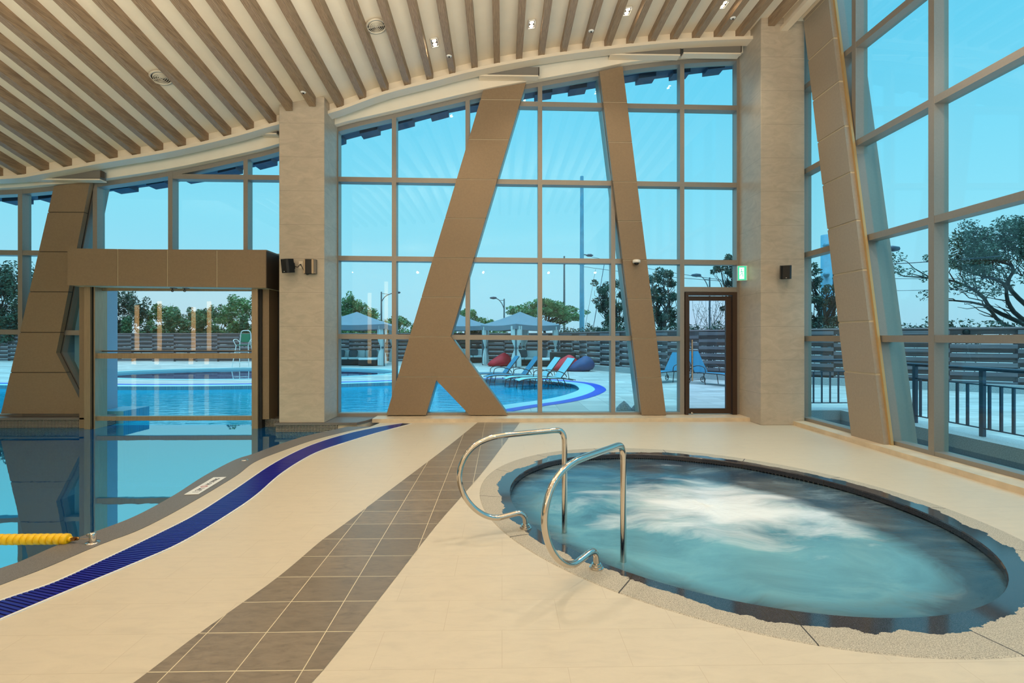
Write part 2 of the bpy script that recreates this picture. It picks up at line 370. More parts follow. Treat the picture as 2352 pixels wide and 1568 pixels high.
bx_ = t.math('SUBTRACT', sep(t, p)[0], 1.624); by_ = t.math('SUBTRACT', sep(t, p)[1], 4.404)     # the seat ledge runs dark round the lit basin
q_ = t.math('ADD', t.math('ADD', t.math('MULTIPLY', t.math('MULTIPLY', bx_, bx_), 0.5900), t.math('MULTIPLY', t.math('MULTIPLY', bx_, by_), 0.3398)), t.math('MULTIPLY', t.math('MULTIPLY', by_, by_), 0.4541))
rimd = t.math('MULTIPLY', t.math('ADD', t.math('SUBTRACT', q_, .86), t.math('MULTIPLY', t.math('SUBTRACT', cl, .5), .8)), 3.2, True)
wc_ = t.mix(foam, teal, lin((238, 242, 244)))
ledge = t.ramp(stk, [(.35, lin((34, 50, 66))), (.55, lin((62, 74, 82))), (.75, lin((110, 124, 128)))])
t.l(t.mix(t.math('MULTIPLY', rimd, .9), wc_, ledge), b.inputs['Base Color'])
b.inputs['Roughness'].default_value = .22; b.inputs['IOR'].default_value = 1.33
bn = t.n('ShaderNodeBump', i_Strength=.35, i_Distance=.05); t.l(t.math('ADD', cl, t.math('MULTIPLY', stk, .5)), bn.inputs['Height']); t.l(bn.outputs[0], b.inputs['Normal'])
# tub coping: speckled granite, splashed wet along the inner edge (uv v = 0 at the water)
m = M['coping_wet'] = D.materials.new('wet_edged_granite'); m.use_nodes = True; t = NT(m); b = m.node_tree.nodes['Principled BSDF']
uv = t.n('ShaderNodeTexCoord').outputs['UV']; u_ = sep(t, uv); p = t.pos()
wob = t.noise(p, 2.2, 8, .62, .8); wob2 = t.noise(p, .9, 1)
edge = t.math('ADD', t.math('MULTIPLY', wob, .75), t.math('MULTIPLY', wob2, .75))
wet = t.math('GREATER_THAN', edge, t.math('ADD', u_[1], .36))
sp = t.noise(p, 210, 2, .7)
dry = t.ramp(sp, [(.38, lin((132, 124, 110))), (.6, lin((196, 186, 166)))]); wc = t.ramp(sp, [(.38, lin((34, 36, 42))), (.62, lin((66, 68, 76)))])
jo = fract_line(t, u_[0], 1/14, .02, .0006)
t.l(t.mix(jo, t.mix(wet, dry, wc), lin((50, 48, 44))), b.inputs['Base Color'])
t.l(t.math('SUBTRACT', .6, t.math('MULTIPLY', wet, .52)), b.inputs['Roughness'])
# ================================================================== SETTING
# --- indoor floor and its curves (all read on the floor plane z = 0)
cin = [G(*q) for q in [(0, 1306), (47, 1290), (138, 1250), (225, 1219), (312, 1185), (399, 1138), (471, 1092), (540, 1056), (580, 1043), (640, 1021), (700, 1002), (775, 985), (800, 980)]]
cout = [G(*q) for q in [(0, 1344), (105, 1304), (232, 1250), (326, 1214), (431, 1159), (540, 1094), (587, 1060), (652, 1034), (725, 1009), (800, 990), (850, 980)]]
def extend(c, k=3.2):
    (a, b), (c2, d) = c[0], c[2]; n = math.hypot(a-c2, b-d); ux, uy = (a-c2)/n, (b-d)/n
    return [(a+ux*q, b+uy*q-.03*q*q) for q in (3.2, 2.7, 2.2, 1.7, 1.2, .8, .4)]+c
cin = smooth(extend(cin)); cout = smooth(extend(cout))
win = [G(*q) for q in [(0, 1382), (120, 1341), (232, 1290), (362, 1228), (453, 1181), (543, 1123), (634, 1062), (717, 1022), (800, 996), (870, 981), (925, 972)]]
wout = [G(*q) for q in [(0, 1423), (145, 1362), (290, 1302), (417, 1246), (525, 1181), (587, 1138), (652, 1083), (725, 1040), (800, 1014), (870, 993), (945, 973)]]
win = smooth(extend(win)); wout = smooth(extend(wout))
TC = (1.85, 4.594); TR_ = R(120.5)
def ell(a, b, n=96, c=TC, rot=TR_):
    return [(c[0]+a*math.cos(t_)*math.cos(rot)-b*math.sin(t_)*math.sin(rot), c[1]+a*math.cos(t_)*math.sin(rot)+b*math.sin(t_)*math.cos(rot)) for t_ in (2*PI*k/n for k in range(n))]
tin = ell(1.997, 1.683); tout = ell(2.377, 1.95)
fl = [(x, y) for x, y in cout]
loop = [(-6, -10)]+[(fl[0][0]-1.5, -4)]+fl+[G(870, 972), (-2.2, 9.45), (5.3, 9.45), (5.3, -10)]
floor = struct(MB().flat([loop, tout], 0).build('floor', M['tile']))
band_l = smooth([G(*q) for q in [(250, 1610), (344, 1541), (460, 1453), (638, 1326), (739, 1241), (800, 1197), (983, 1060), (1048, 1010), (1097, 970)]])
band_r = smooth([G(*q) for q in [(640, 1640), (717, 1568), (800, 1467), (900, 1338), (1000, 1209), (1060, 1140), (1107, 1086), (1150, 1030), (1194, 970)]])
bl = resample(band_l, 50); br = resample(band_r, 50)
MB().ribbon([(*q, .0025) for q in br], [(*q, .0025) for q in bl]).build('tile_band', M['dtile'], floor, 'dark grey-brown tile band with pale grout crossing the beige floor')
# curbs under the glazing
struct(MB().box(-2.3, 4.46, 9.02, 9.6, .0, .067).build('trim_1', M['curb']))
struct(MB().prism([(5.03, 8.9), (4.98, 5), (4.97, -10), (5.62, -10), (5.62, 8.9)], lambda u, v, d: (u, v, d), .0, .067).build('trim_2', M['curb']))
# pool coping + shell
def strip_thing(name, label, cat, A, B, z, mat_, n=90, thick=.06, kind=None):
    a = resample(A, n); b = resample(B, n); mb = MB()
    mb.ribbon([(*q, z) for q in b], [(*q, z) for q in a]); mb.ribbon([(*q, z) for q in a], [(*q, z-thick) for q in a]); mb.ribbon([(*q, z-thick) for q in b], [(*q, z) for q in b])
    o = mb.build(name, mat_); tag(o, label, cat)
    if kind: o['kind'] = kind
    return o
strip_thing('pool_coping', 'curved grey granite coping along the indoor pool edge', 'coping', cin, cout, .004, M['granite'], thick=.12)
pl = resample(cin, 60)
shell = MB().ribbon([(*q, 0) for q in pl], [(*q, -1.2) for q in pl]); shell.build('wall_pool_side', M['mosaic_f'])['kind'] = 'structure'
struct(MB().box(-25, 5.2, -10, 9.3, -1.3, -1.2).build('floor_pool', M['mosaic_f']))
tag(MB().box(*(lambda a: (a[0]-.12, a[0]+.12, a[1]-.12, a[1]+.12, -1.2, -1.188))(G(40, 1080, -1.2))).build('floor_drain', M['alu_d']), 'square drain cover on the bottom of the indoor pool', 'drain')
# walls under the glazing by the pool (dark mosaic) with granite ledges
struct(MB().box(-25, -7.22, 9.24, 9.62, -1.3, .045).build('wall_pool_left', M['mosaic']))
struct(MB().box(-4.42, -3.75, 9.24, 9.62, -1.3, .045).build('wall_pool_middle', M['mosaic']))
xm = XP(775, 8.74); struct(MB().box(-3.87, xm, 8.74, 9.62, -1.3, .012).build('wall_pool_right', M['mosaic']))
struct(MB().box(-25, -7.22, 9.2, 9.62, .045, .075).build('trim_3', M['granite']))
e1 = [(-3.87, 8.70)]+[G(*q, .05) for q in [(820, 970), (838, 966), (855, 961), (872, 956)]]+[(-2.1, 9.6), (-3.87, 9.6)]
tag(MB().prism(e1, lambda u, v, d: (u, v, d), .012, .05).build('stone_ledge', M['granite']), 'dark grey granite ledge between the near-left stone pillar and the beige curb', 'ledge')
e2 = [(xm, 8.76)]+[(u, v+.04) for u, v in e1[1:5]]+[(-2.1, 9.5), (xm, 9.5)]
tag(MB().prism(e2, lambda u, v, d: (u, v, d), -.12, .012).build('ledge_base', M['curb']), 'short beige stone base under the curved grey ledge', 'base')
# enclosure behind the camera (the hall goes on behind)
struct(MB().box(-25, 6, -10.2, -10, -1, 9).build('wall_back', M['plaster']))
struct(MB().box(-25.2, -25, -10, 9.4, -1, 9).build('wall_left', M['plaster']))
# ------------------------------------------------------------------ roof line
YE = 9.0
trim_px = [(0, 416), (114, 402), (236, 380), (393, 353.6), (536, 321), (642, 291), (759, 266), (881, 223), (989, 195), (1081, 171), (1167, 153), (1260, 137), (1346, 125), (1439, 114), (1560, 103), (1730, 96)]
zt = [P(x, y, YE) for x, y in trim_px]; zt = [(-25, zt[0][1]-.2), (-12, zt[0][1]-.12)]+zt+[(6, zt[-1][1]+.02)]
ztf = smooth(zt, 5)
def ztrim(x): return interp(ztf, x)
def zceil(x): return ztrim(x)+.205
head_px = [(0, 437), (121, 428), (214, 420), (393, 393), (564, 357), (642, 337), (778, 291), (903, 261), (1106, 213), (1213, 193), (1374, 164), (1431, 152), (1560, 137), (1700, 129)]
zh = [P(x, y, 9.4) for x, y in head_px]; zh = [(-25, zh[0][1]-.15), (-12, zh[0][1]-.08)]+zh+[(6, zh[-1][1]+.02)]
zhf = smooth(zh, 4)
def zhead(x): return interp(zhf, x)
slope_tab = [(-12, .27), (-9, .26), (-7.2, .236), (-5, .175), (-3, .118), (-2.1, .098), (-1.3, .077), (1.0, .01), (4, -.02), (5, -.02)]
def slope(x): return interp(slope_tab, x)
def ceil_z(x, y): return zceil(x)+slope(x)*min(max(YE-y, 0), 6.5)
xs = [-25+i*.5 for i in range(28)]+[-11+i*.25 for i in range(64)]; xs = [x for x in xs if x < 4.9]+[4.9]
ys = [9.05, 7.5, 6, 4.5, 2.5, 0, -10]
mb = MB(); mb.add([(x, y, ceil_z(x, y)) for y in ys for x in xs], [(j*len(xs)+i, j*len(xs)+i+1, (j+1)*len(xs)+i+1, (j+1)*len(xs)+i) for j in range(len(ys)-1) for i in range(len(xs)-1)])
ceiling = struct(mb.build('ceiling', M['ceil']))
CL0, CL1, CR0, CR1 = XP(641, 8.74), XP(745, 8.74), XP(1748, 8.63), XP(1848, 8.63)
def curve_seg(x0, x1, y, f, st=.2):
    n = max(2, int((x1-x0)/st)); return [(x0+(x1-x0)*i/n, y, f(x0+(x1-x0)*i/n)) for i in range(n+1)]
segs = [(-25, CL0), (CL1, CR0)]
for a, b in segs:
    MB().sweep(curve_seg(a, b, YE, ztrim), [(-.09, .0), (.13, .0), (.13, .055), (-.09, .055)]).build('edge_trim', M['cream'], ceiling)
    MB().sweep(curve_seg(a, b, YE, ztrim), [(.0, .055), (.03, .055), (.03, .22), (.0, .22)]).build('end_plate', M['ceil'], ceiling)
    MB().sweep(curve_seg(a, b, 9.0, ztrim), [(.03, .30), (.45, .30), (.45, .33), (.03, .33)]).build('recess_lid', M['ceil'], ceiling)
    mb = MB(); n = int((b-a)/.2)
    xa = [a+(b-a)*i/n for i in range(n+1)]
    mb.add([(x, y, z) for x in xa for y, z in ((9.28, zhead(x)), (9.40, zhead(x)), (9.40, ztrim(x)+.32), (9.28, ztrim(x)+.32))],
           [(i*4+k, i*4+(k+1) % 4, i*4+4+(k+1) % 4, i*4+4+k) for i in range(n) for k in range(4)]+[(0, 1, 2, 3), (n*4+3, n*4+2, n*4+1, n*4)])
    mb.build('bulkhead', M['plaster'], ceiling)
# right-hand end of the ceiling: trim running along the room
xr = P(1800, 70, 8.63)[0]
MB().box(xr-.06, xr+.07, -3, 8.66, ztrim(4.4)-.02+.0, ztrim(4.4)+.045).build('side_trim', M['cream'], ceiling)
MB().box(xr+.0, xr+.03, -3, 8.66, ztrim(4.4)+.04, ztrim(4.4)+.9).build('side_plate', M['ceil'], ceiling)
struct(MB().box(4.9, 5.7, -10, 9.6, 8.35, 8.5).build('wall_right_head', M['plaster']))
# fins
names = ['first', 'second', 'third', 'fourth', 'fifth', 'sixth', 'seventh', 'eighth', 'ninth', 'tenth', 'eleventh', 'twelfth', 'thirteenth', 'fourteenth', 'fifteenth', 'sixteenth', 'seventeenth', 'eighteenth', 'nineteenth', 'twentieth', 'twenty-first']
fins = []; x0f = XP(1090.4, YE); k = -22
while True:
    x = x0f+.3935*k; k += 1
    if x > 4.75: break
    if x < -9.2: continue
    fins.append(x)
left_f = [x for x in fins if x < (CL0+CL1)/2]; right_f = [x for x in fins if x >= (CL0+CL1)/2]
for x in fins:
    ye = YE+.01
    if CL0-.08 < x < CL1+.08: ye = 8.72
    if x > CR0-.08: ye = 8.62
    mb = MB(); pts = [ye, 2.5, -2.0]
    vs = []
    for y in pts:
        for dx, dz in ((-.054, .03), (-.054, -.15), (.054, -.15), (.054, .03)): vs.append((dx, y, ceil_z(x, y)+dz-zceil(x)))
    fs = [(i*4+q, i*4+(q+1) % 4, i*4+4+(q+1) % 4, i*4+4+q) for i in range(2) for q in range(4)]+[(3, 2, 1, 0), (8, 9, 10, 11)]
    mb.add(vs, fs); o = mb.build('ceiling_fin', M['wood'], loc=(x, 0, zceil(x)))
    if x in left_f: i = len(left_f)-1-left_f.index(x); lb = 'brown wood-grain ceiling fin, %s leftwards from the left stone pillar' % names[i]
    else:
        i = right_f.index(x)
        if i < 11: lb = 'brown wood-grain ceiling fin, %s rightwards from the left stone pillar' % names[i]
        else: lb = 'brown wood-grain ceiling fin, %s leftwards from the right stone pillar' % names[len(right_f)-1-i]
    tag(o, lb, 'ceiling fin', 'wood-grain ceiling fins')
# exterior eave with stepped edge
eave_px = [(20, 458), (100, 453), (340, 422), (480, 400), (620, 368), (800, 312), (905, 286), (1040, 250), (1250, 213), (1350, 198), (1470, 178), (1690, 150)]
ze = [P(x, y, 10.6) for x, y in eave_px]; ze = [(-26, ze[0][1]-.1)]+ze+[(7, ze[-1][1])]
def zeave(x): return interp(ze, x)
mb = MB(); st = .36; x = -13.0; i = 0
mb.sweep(curve_seg(-13, 5.2, 9.62, lambda q: zhead(q)+.12, .3), [(0, 0), (.2, 0), (.2, .25), (0, .25)])
vs = []; xx = [-13+.3*i for i in range(61)]
mb.add([(q, y, z) for q in xx for y, z in ((9.7, zhead(q)+.1), (10.6, zeave(q)+.05), (10.6, zeave(q)+.4), (9.7, zhead(q)+.4))], [(i*4+k_, i*4+(k_+1) % 4, i*4+4+(k_+1) % 4, i*4+4+k_) for i in range(60) for k_ in range(4)])
i = 0
while x < 5.0:
    d = 0 if i % 2 else .085; z = zeave(x+st/2); zz = (zeave(x+st)-zeave(x))/2
    mb.add([(x, 10.45, z-d-zz), (x+st, 10.45, z-d+zz), (x+st, 10.75, z-d+zz), (x, 10.75, z-d-zz), (x, 10.45, z+.3-zz), (x+st, 10.45, z+.3+zz), (x+st, 10.75, z+.3+zz), (x, 10.75, z+.3-zz)], [(0, 1, 2, 3), (7, 6, 5, 4), (0, 4, 5, 1), (1, 5, 6, 2), (2, 6, 7, 3), (3, 7, 4, 0)])
    x += st; i += 1
tag(mb.build('roof_eave', M['eave']), 'dark roof eave with stepped edge outside above the tall glazing', 'eave')
# ------------------------------------------------------------------ back glazing
GY0, GY1 = 9.42, 9.60; GP = 9.55
def vmull(x, z0, z1, par): MB().box(x-.04, x+.04, GY0, GY1, z0, z1).build('mullion', M['alu'], par)
def rowline(a, b):
    (x0, z0), (x1, z1) = P(a[0], a[1], GY0), P(b[0], b[1], GY0)
    return lambda x: z0+(z1-z0)*(x-x0)/(x1-x0)
def transom(x0, x1, f, par, h=.045):
    MB().prism([(x0, f(x0)-h), (x1, f(x1)-h), (x1, f(x1)+h), (x0, f(x0)+h)], lambda u, v, d: (u, d, v), GY0+.005, GY1-.005).build('transom', M['alu'], par)
def pane(x0, x1, fb, ft, par, y=GP, m_='glass', nm='glass_pane'):
    n = 5; poly = [(x0+(x1-x0)*i/n, fb(x0+(x1-x0)*i/n)) for i in range(n+1)]+[(x1-(x1-x0)*i/n, ft(x1-(x1-x0)*i/n)) for i in range(n+1)]
    if min(poly[n+1+i][1]-poly[n-i][1] for i in range(n+1)) < .02: return
    MB().prism(poly, lambda u, v, d: (u, d, v), y, y+.012).build(nm, M[m_], par)
def facade(name, edges, rows, zbase, skip=()):
    w_ = struct(D.objects.new(name, None)); C.objects.link(w_)
    for x in edges[1:-1] if name != 'window_2' else edges[1:]: vmull(x, zbase, zhead(x)+.02, w_)
    for x0, x1, fs in zip(edges, edges[1:], rows):
        seq = [lambda q: zbase]+fs+[zhead]
        for f in fs: transom(x0, x1, f, w_)
        for fb, ft in zip(seq, seq[1:]):
            if (x0, fb) in skip: continue
            pane(x0+.02, x1-.02, fb, ft, w_)
    a, b = edges[0], edges[-1]
    MB().sweep(curve_seg(a, b, GY0, zhead), [(.003, -.075), (.177, -.075), (.177, .02), (.003, .02)]).build('head_rail', M['alu'], w_)
    MB().box(a, b, GY0+.003, GY1-.003, zbase-.01, zbase+.05).build('sill_rail', M['alu'], w_)
    return w_
lx = [-25, -20, -15, -10.2]+[XP(q, GY0) for q in (46, 218, 391, 564, 641)]
rD = rowline((50, 762.5), (640, 769)); rA = rowline((40, 580), (640, 588)); rB = rowline((395, 404.5), (640, 407.5))
rows_l = [[rD, rA]]*(len(lx)-1); rows_l = [[rD, rA] if i < len(lx)-3 else [rD, rA, rB] for i in range(len(lx)-1)]
# the gate interrupts the lower rows between its posts
w1 = struct(D.objects.new('window_1', None)); C.objects.link(w1)
GX0, GX1 = XP(190, 9.1), XP(600, 9.1)
for x in lx[3:-1]:
    vmull(x, .07 if x < GX0 else 2.9, zhead(x)+.02, w1)
for i, (x0, x1) in enumerate(zip(lx, lx[1:])):
    for f in rows_l[i]:
        a, b_ = x0, x1
        if f is rD:
            if a > GX0-.3: continue
            b_ = min(b_, GX0+.2)
        transom(a, b_, f, w1)
    if x0 < GX0-.5:
        pane(x0+.02, min(x1, GX0+.1)-.02, lambda q: .07, rD, w1); pane(x0+.02, x1-.02, rD, rA, w1)
    seq = [rA]+([rB] if rB in rows_l[i] else [])+[zhead]
    for fb, ft in zip(seq, seq[1:]): pane(x0+.02, x1-.02, fb, ft, w1)
MB().sweep(curve_seg(-25, CL0, GY0, zhead), [(.003, -.075), (.177, -.075), (.177, .02), (.003, .02)]).build('head_rail', M['alu'], w1)
MB().box(-25, GX0, GY0+.003, GY1-.003, .06, .11).build('sill_rail', M['alu'], w1)
cx_ = [CL1-.02]+[XP(q, GY0) for q in (905, 1074, 1240.5, 1408.5, 1567, 1697)]
mD = rowline((780, 772.5), (1640, 778)); mA = rowline((780, 592.5), (1640, 602)); mB = rowline((780, 411), (1640, 424)); mC = rowline((1210, 238), (1700, 247.5)); mT = rowline((1572, 664), (1700, 665))
rows = [[mD, mA, mB], [mD, mA, mB], [mD, mA, mB, mC], [mD, mA, mB, mC], [mD, mA, mB, mC], [mT, mA, mB, mC]]
w2 = struct(D.objects.new('window_2', None)); C.objects.link(w2)
for i, x in enumerate(cx_[1:]): vmull(x, .067, zhead(x)+.02, w2)
MB().box(CL1-.06, CL1+.02, GY0, GY1, .05, zhead(CL1)).build('jamb', M['alu'], w2)
for i, (x0, x1) in enumerate(zip(cx_, cx_[1:])):
    fs = rows[i]
    for f in fs: transom(XP(1190, 9.4) if (f is mC and i == 2) else x0, x1, f, w2)
    seq = [lambda q: .07]+fs+[zhead]
    for j, (fb, ft) in enumerate(zip(seq, seq[1:])):
        if i == 5 and j == 0: continue
        pane(x0+.02, x1-.02, fb, ft, w2)
MB().sweep(curve_seg(CL1-.02, CR0+.1, GY0, zhead), [(.003, -.075), (.177, -.075), (.177, .02), (.003, .02)]).build('head_rail', M['alu'], w2)
MB().box(CL1-.02, cx_[5], GY0+.003, GY1-.003, .05, .11).build('sill_rail', M['alu'], w2)
# ------------------------------------------------------------------ right glazing
w3 = struct(D.objects.new('window_3', None)); C.objects.link(w3)
RX0, RX1 = 5.25, 5.43; ymu = [6.093+1.365*i for i in range(-12, 3)]; ZR = [1.49, 2.94, 4.39, 5.85, 7.3]
for y in ymu: MB().box(RX0, RX1, y-.042, y+.042, .055, 8.4).build('mullion', M['alu'], w3)
for z in ZR:
    MB().box(RX0+.004, RX1-.004, -10, 9.1, z-.045, z+.045).build('transom', M['alu'], w3)
MB().box(RX0+.003, RX1-.003, -10, 9.4, .06, .12).build('sill_rail', M['alu'], w3)
zz = [.1]+ZR+[8.35]
for a, b in zip([-10]+ymu, ymu+[9.4]):
    for c_, d in zip(zz, zz[1:]): MB().box(5.37, 5.382, a+.02, b-.02, c_, d).build('glass_pane', M['glass'], w3)
# ------------------------------------------------------------------ stone pillars
def pillar(lb, x0, x1, y0, y1, z0, z1):
    o = MB().bbox(x0, x1, y0, y1, z0, z1, .006).build('stone_pillar', M['stone']); tag(o, lb, 'pillar', 'stone-clad pillars')
pillar('square beige stone pillar at the pool, carrying a speaker and amplifier box', CL0, CL1, 8.74, 9.62, .05, zceil(-3.4)+.1)
pillar('square beige stone pillar between the glass door and the right glazing', CR0, CR1, 8.63, 9.62, 0, zceil(4.4)+.2)
# ------------------------------------------------------------------ braces
def clip(poly, z, above):
    out = []
    for i, (a, b) in enumerate(zip(poly, poly[1:]+poly[:1])):
        ia = (a[1] >= z) == above; ib = (b[1] >= z) == above
        if ia: out.append(a)
        if ia != ib: t_ = (z-a[1])/(b[1]-a[1]); out.append((a[0]+(b[0]-a[0])*t_, z))
    return out
def inset(poly, d):
    n = len(poly); ar = sum(a[0]*b[1]-b[0]*a[1] for a, b in zip(poly, poly[1:]+poly[:1])); sg_ = 1 if ar > 0 else -1; out = []
    for i in range(n):
        p0, p1, p2 = (Vector(poly[(i+k) % n]) for k in (-1, 0, 1)); e1 = (p1-p0).normalized(); e2 = (p2-p1).normalized()
        n1 = Vector((-e1.y, e1.x))*sg_; n2 = Vector((-e2.y, e2.x))*sg_; b_ = n1+n2; q = p1+b_*(d/max(1+n1.dot(n2), .35)); out.append((q.x, q.y))
    return out
def brace(label, poly, seams, mp, d0, seam_mat='clad_l', gap=.007, pm='clad'):
    t_ = thing('diagonal_brace', label, 'brace', group='panel-clad diagonal braces')
    MB().prism(inset(poly, .006), mp, d0+.012, d0+.085).build('cladding_core', M[seam_mat], t_)
    MB().prism(inset(poly, .022), mp, d0+.085, d0+.14).build('shadow_gap', M['alu_d'], t_)
    MB().prism(poly, mp, d0+.13, d0+.46).build('outer_casing', M['alu'], t_)
    zs = [-1]+sorted(seams)+[20]
    for a, b in zip(zs, zs[1:]):
        q = clip(clip(poly, a+gap, True), b-gap, False)
        if len(q) > 2: MB().prism(q, mp, d0, d0+.085).build('cladding_panel', M[pm], t_)
    return t_
BY = 9.32
bp = lambda L: [P(x, y, BY) for x, y in L]
ym = lambda u, v, d: (u, d, v)
brace('wide K-shaped bronze panel brace left of centre, split into two feet with triangular opening', bp([(1110, 207), (1208, 190), (1035, 772), (1166, 953), (1079, 953), (1002, 873), (978, 953), (887, 953)]),
      [P(1000, y, BY)[1] for y in (227, 319, 411, 501, 592, 682, 773, 865)], ym, BY)
brace('narrow bronze panel brace leaning left, with the dome camera on it', bp([(1377, 164), (1430, 152), (1530, 953), (1474, 953)]),
      [P(1400, y, BY)[1] for y in (234, 326, 417, 507, 597, 686, 777, 867)], ym, BY)
brace('bronze panel brace half hidden behind the pool gate at the far left', bp([(124, 427), (207, 416), (129, 810), (200, 950), (2, 950)]),
      [P(100, y, BY)[1] for y in (487, 578, 670, 763, 855)], ym, BY, 'alu_d')
rb = [(7.34, .067), (6.70, .067), (7.86, 6.82), (8.05, 7.9), (8.75, 7.9), (8.52, 6.9)]
br_ = brace('tall tan panel brace leaning against the right-hand glazing', rb, [.067+.2+.735*i-.0 for i in range(1, 11)], lambda u, v, d: (d, u, v), 5.13, gap=.014, pm='clad_g')
MB().prism([(6.702, .067), (6.66, .067), (7.82, 6.82), (8.01, 7.9), (8.052, 7.9), (7.862, 6.82)], lambda u, v, d: (d, u, v), 5.20, 5.235).build('edge_strip', mat('tan_edge_strip', (190, 160, 110), .4, metal=.3), br_)
# ------------------------------------------------------------------ pool gate
gate = thing('pool_gate', 'tall steel-framed glass gate in bronze-clad portal, where the pool passes outdoors', 'gate')
HYF = 8.88
hp = [P(155, 570, HYF), P(611, 577, HYF), P(611, 661, HYF), P(155, 655, HYF)]
hd = MB().prism([(a, b) for a, b in hp], ym, HYF+.01, 9.62).build('header', M['clad_l'], gate)
n = 4
for i in range(n):
    a = i/n; b = (i+1)/n
    def lp(t0): return (hp[0][0]+(hp[1][0]-hp[0][0])*t0, hp[0][1]+(hp[1][1]-hp[0][1])*t0), (hp[3][0]+(hp[2][0]-hp[3][0])*t0, hp[3][1]+(hp[2][1]-hp[3][1])*t0)
    (u0, t0), (u0b, b0) = lp(a+(.0025 if i else 0)); (u1, t1), (u1b, b1) = lp(b-(.0025 if i < n-1 else 0))
    MB().prism([(u0, t0), (u1, t1), (u1b, b1), (u0b, b0)], ym, HYF, HYF+.05).build('header_panel', M['clad'], gate)
MB().box(hp[1][0]-.002, hp[1][0]+.012, HYF+.0, 9.62, hp[2][1], hp[1][1]-.0).build('header_side', mat('header_end_bronze', (70, 56, 44), .5), gate)  # right end face coloured darker than the header front
MB().box(hp[0][0], hp[1][0], HYF+.02, 9.6, hp[1][1], hp[1][1]+.03).build('header_cap', M['clad'], gate)
zb = hp[3][1]
MB().box(XP(182, 9.2), XP(193, 9.2), 9.2, 9.62, -.15, zb).build('side_panel', M['clad'], gate)
MB().box(XP(600, 9.15), XP(618, 9.15), 9.15, 9.62, .045, zb).build('side_panel', M['clad'], gate)
MB().box(XP(618.5, 9.16), CL0-.003, 9.5, 9.62, .045, 3.05).build('side_return', M['dark'], gate)
MB().box(XP(193, 9.08), XP(207, 9.08), 9.08, 9.45, -1.2, zb).build('guide_post', M['steel'], gate)
MB().box(XP(578, 9.08), XP(592, 9.08), 9.08, 9.45, -1.2, zb).build('guide_post', M['steel'], gate)
for a, b in ((207, 211), (213, 216), (592, 600)):
    MB().box(XP(a, 9.1), XP(b, 9.1), 9.12, 9.4, -.3, zb).build('guide_rail', M['dark'] if a != 213 else M['steel'], gate)
yg = 9.28
gx0, gx1 = XP(226, yg), XP(577.5, 9.08)
def zat(y, Y): return P(400, y, Y)[1]
up = MB().box(gx0, gx1, yg, yg+.06, zat(806, yg), zat(797, yg)*0+zat(804.5, yg)); up.box(gx0, gx0+.05, yg+.001, yg+.059, zat(806, yg), zat(662, yg)); up.box(gx0, gx1, yg, yg+.06, zat(668, yg), zat(660, yg))
fr = up.build('upper_sash', M['steel'], gate); MB().box(gx0+.04, gx1, yg+.02, yg+.035, zat(805, yg), zat(668, yg)).build('glass_pane', M['glass_c'], fr)
MB().box(gx0, gx1, yg-.005, yg+.03, zat(807.5, yg), zat(805.5, yg)).build('seal', M['black'], fr)
yl = 9.16; hx0 = XP(217, yl)
lo = MB().box(hx0, gx1, yl, yl+.07, zat(823, yl), zat(811, yl)); lo.box(hx0, gx1, yl, yl+.07, zat(965.5, yl), zat(955.5, yl)); lo.box(hx0, hx0+.02, yl+.001, yl+.069, zat(965, yl), zat(811, yl))
fr = lo.build('lower_sash', M['steel'], gate); MB().box(hx0+.01, gx1, yl+.03, yl+.045, zat(956, yl), zat(822, yl)).build('glass_pane', M['glass_c'], fr)
MB().box(hx0-.03, hx0, yl-.02, yl+.09, zat(967, yl), zat(811, yl)).build('guide_shoe', M['black'], fr)
for xx_ in (396, 424):
    a = XP(xx_, 9.1); hk = MB().box(a-.03, a+.05, 9.08, 9.16, zb-.03, zb).tube([(a, 9.1, zb-.02), (a, 9.1, zb-.06)], .012); hk.lathe([(.011, -.008), (.02, -.008), (.02, .008), (.011, .008)], (a, 9.1, zb-.072), 12, 'y')
    hk.build('latch_hook', M['alu_d'], gate)
# outside leg of the portal and plinth in the water
MB().box(XP(228, 10.2), XP(270, 10.2), 9.62, 10.2, -1.2, 3.0).build('outer_leg', mat('pale_blue_grey_panel', (150, 170, 190), .4, metal=.2), gate)
MB().box(XP(235, 9.85), XP(297, 9.85), 9.7, 10.4, -1.2, zat(941, 9.85)).build('outer_plinth', M['mosaic_o'], gate)
# ------------------------------------------------------------------ glass door
dr = struct(D.objects.new('door_1', None)); C.objects.link(dr)
dX0, dX1 = XP(1573, 9.42), XP(1691, 9.42); dt = P(1630, 671, 9.42)[1]
m_ = MB(); fw = .055
m_.box(dX0, dX0+fw, 9.38, 9.58, .067, dt).box(dX1-fw*1.5, dX1, 9.38, 9.58, .067, dt).box(dX0+fw, dX1-fw*1.5, 9.38, 9.58, dt-fw, dt); m_.build('door_frame', M['brown'], dr)
l0, l1, lt = XP(1577, 9.42), XP(1680, 9.42), P(1630, 680, 9.42)[1]
m_ = MB(); q0, q1 = XP(1584, 9.42), XP(1668, 9.42); qb, qt = P(1630, 938, 9.42)[1], P(1630, 690, 9.42)[1]
m_.box(l0, q0, 9.43, 9.48, .08, lt).box(q1, l1, 9.43, 9.48, .08, lt).box(q0, q1, 9.43, 9.48, .08, qb).box(q0, q1, 9.43, 9.48, qt, lt)
lf = m_.build('door_leaf', M['brown'], dr)
MB().box(q0, q1, 9.45, 9.46, qb, qt).build('glass_pane', glass('door_glass', (.93, .95, 1.0), 1.3), lf)
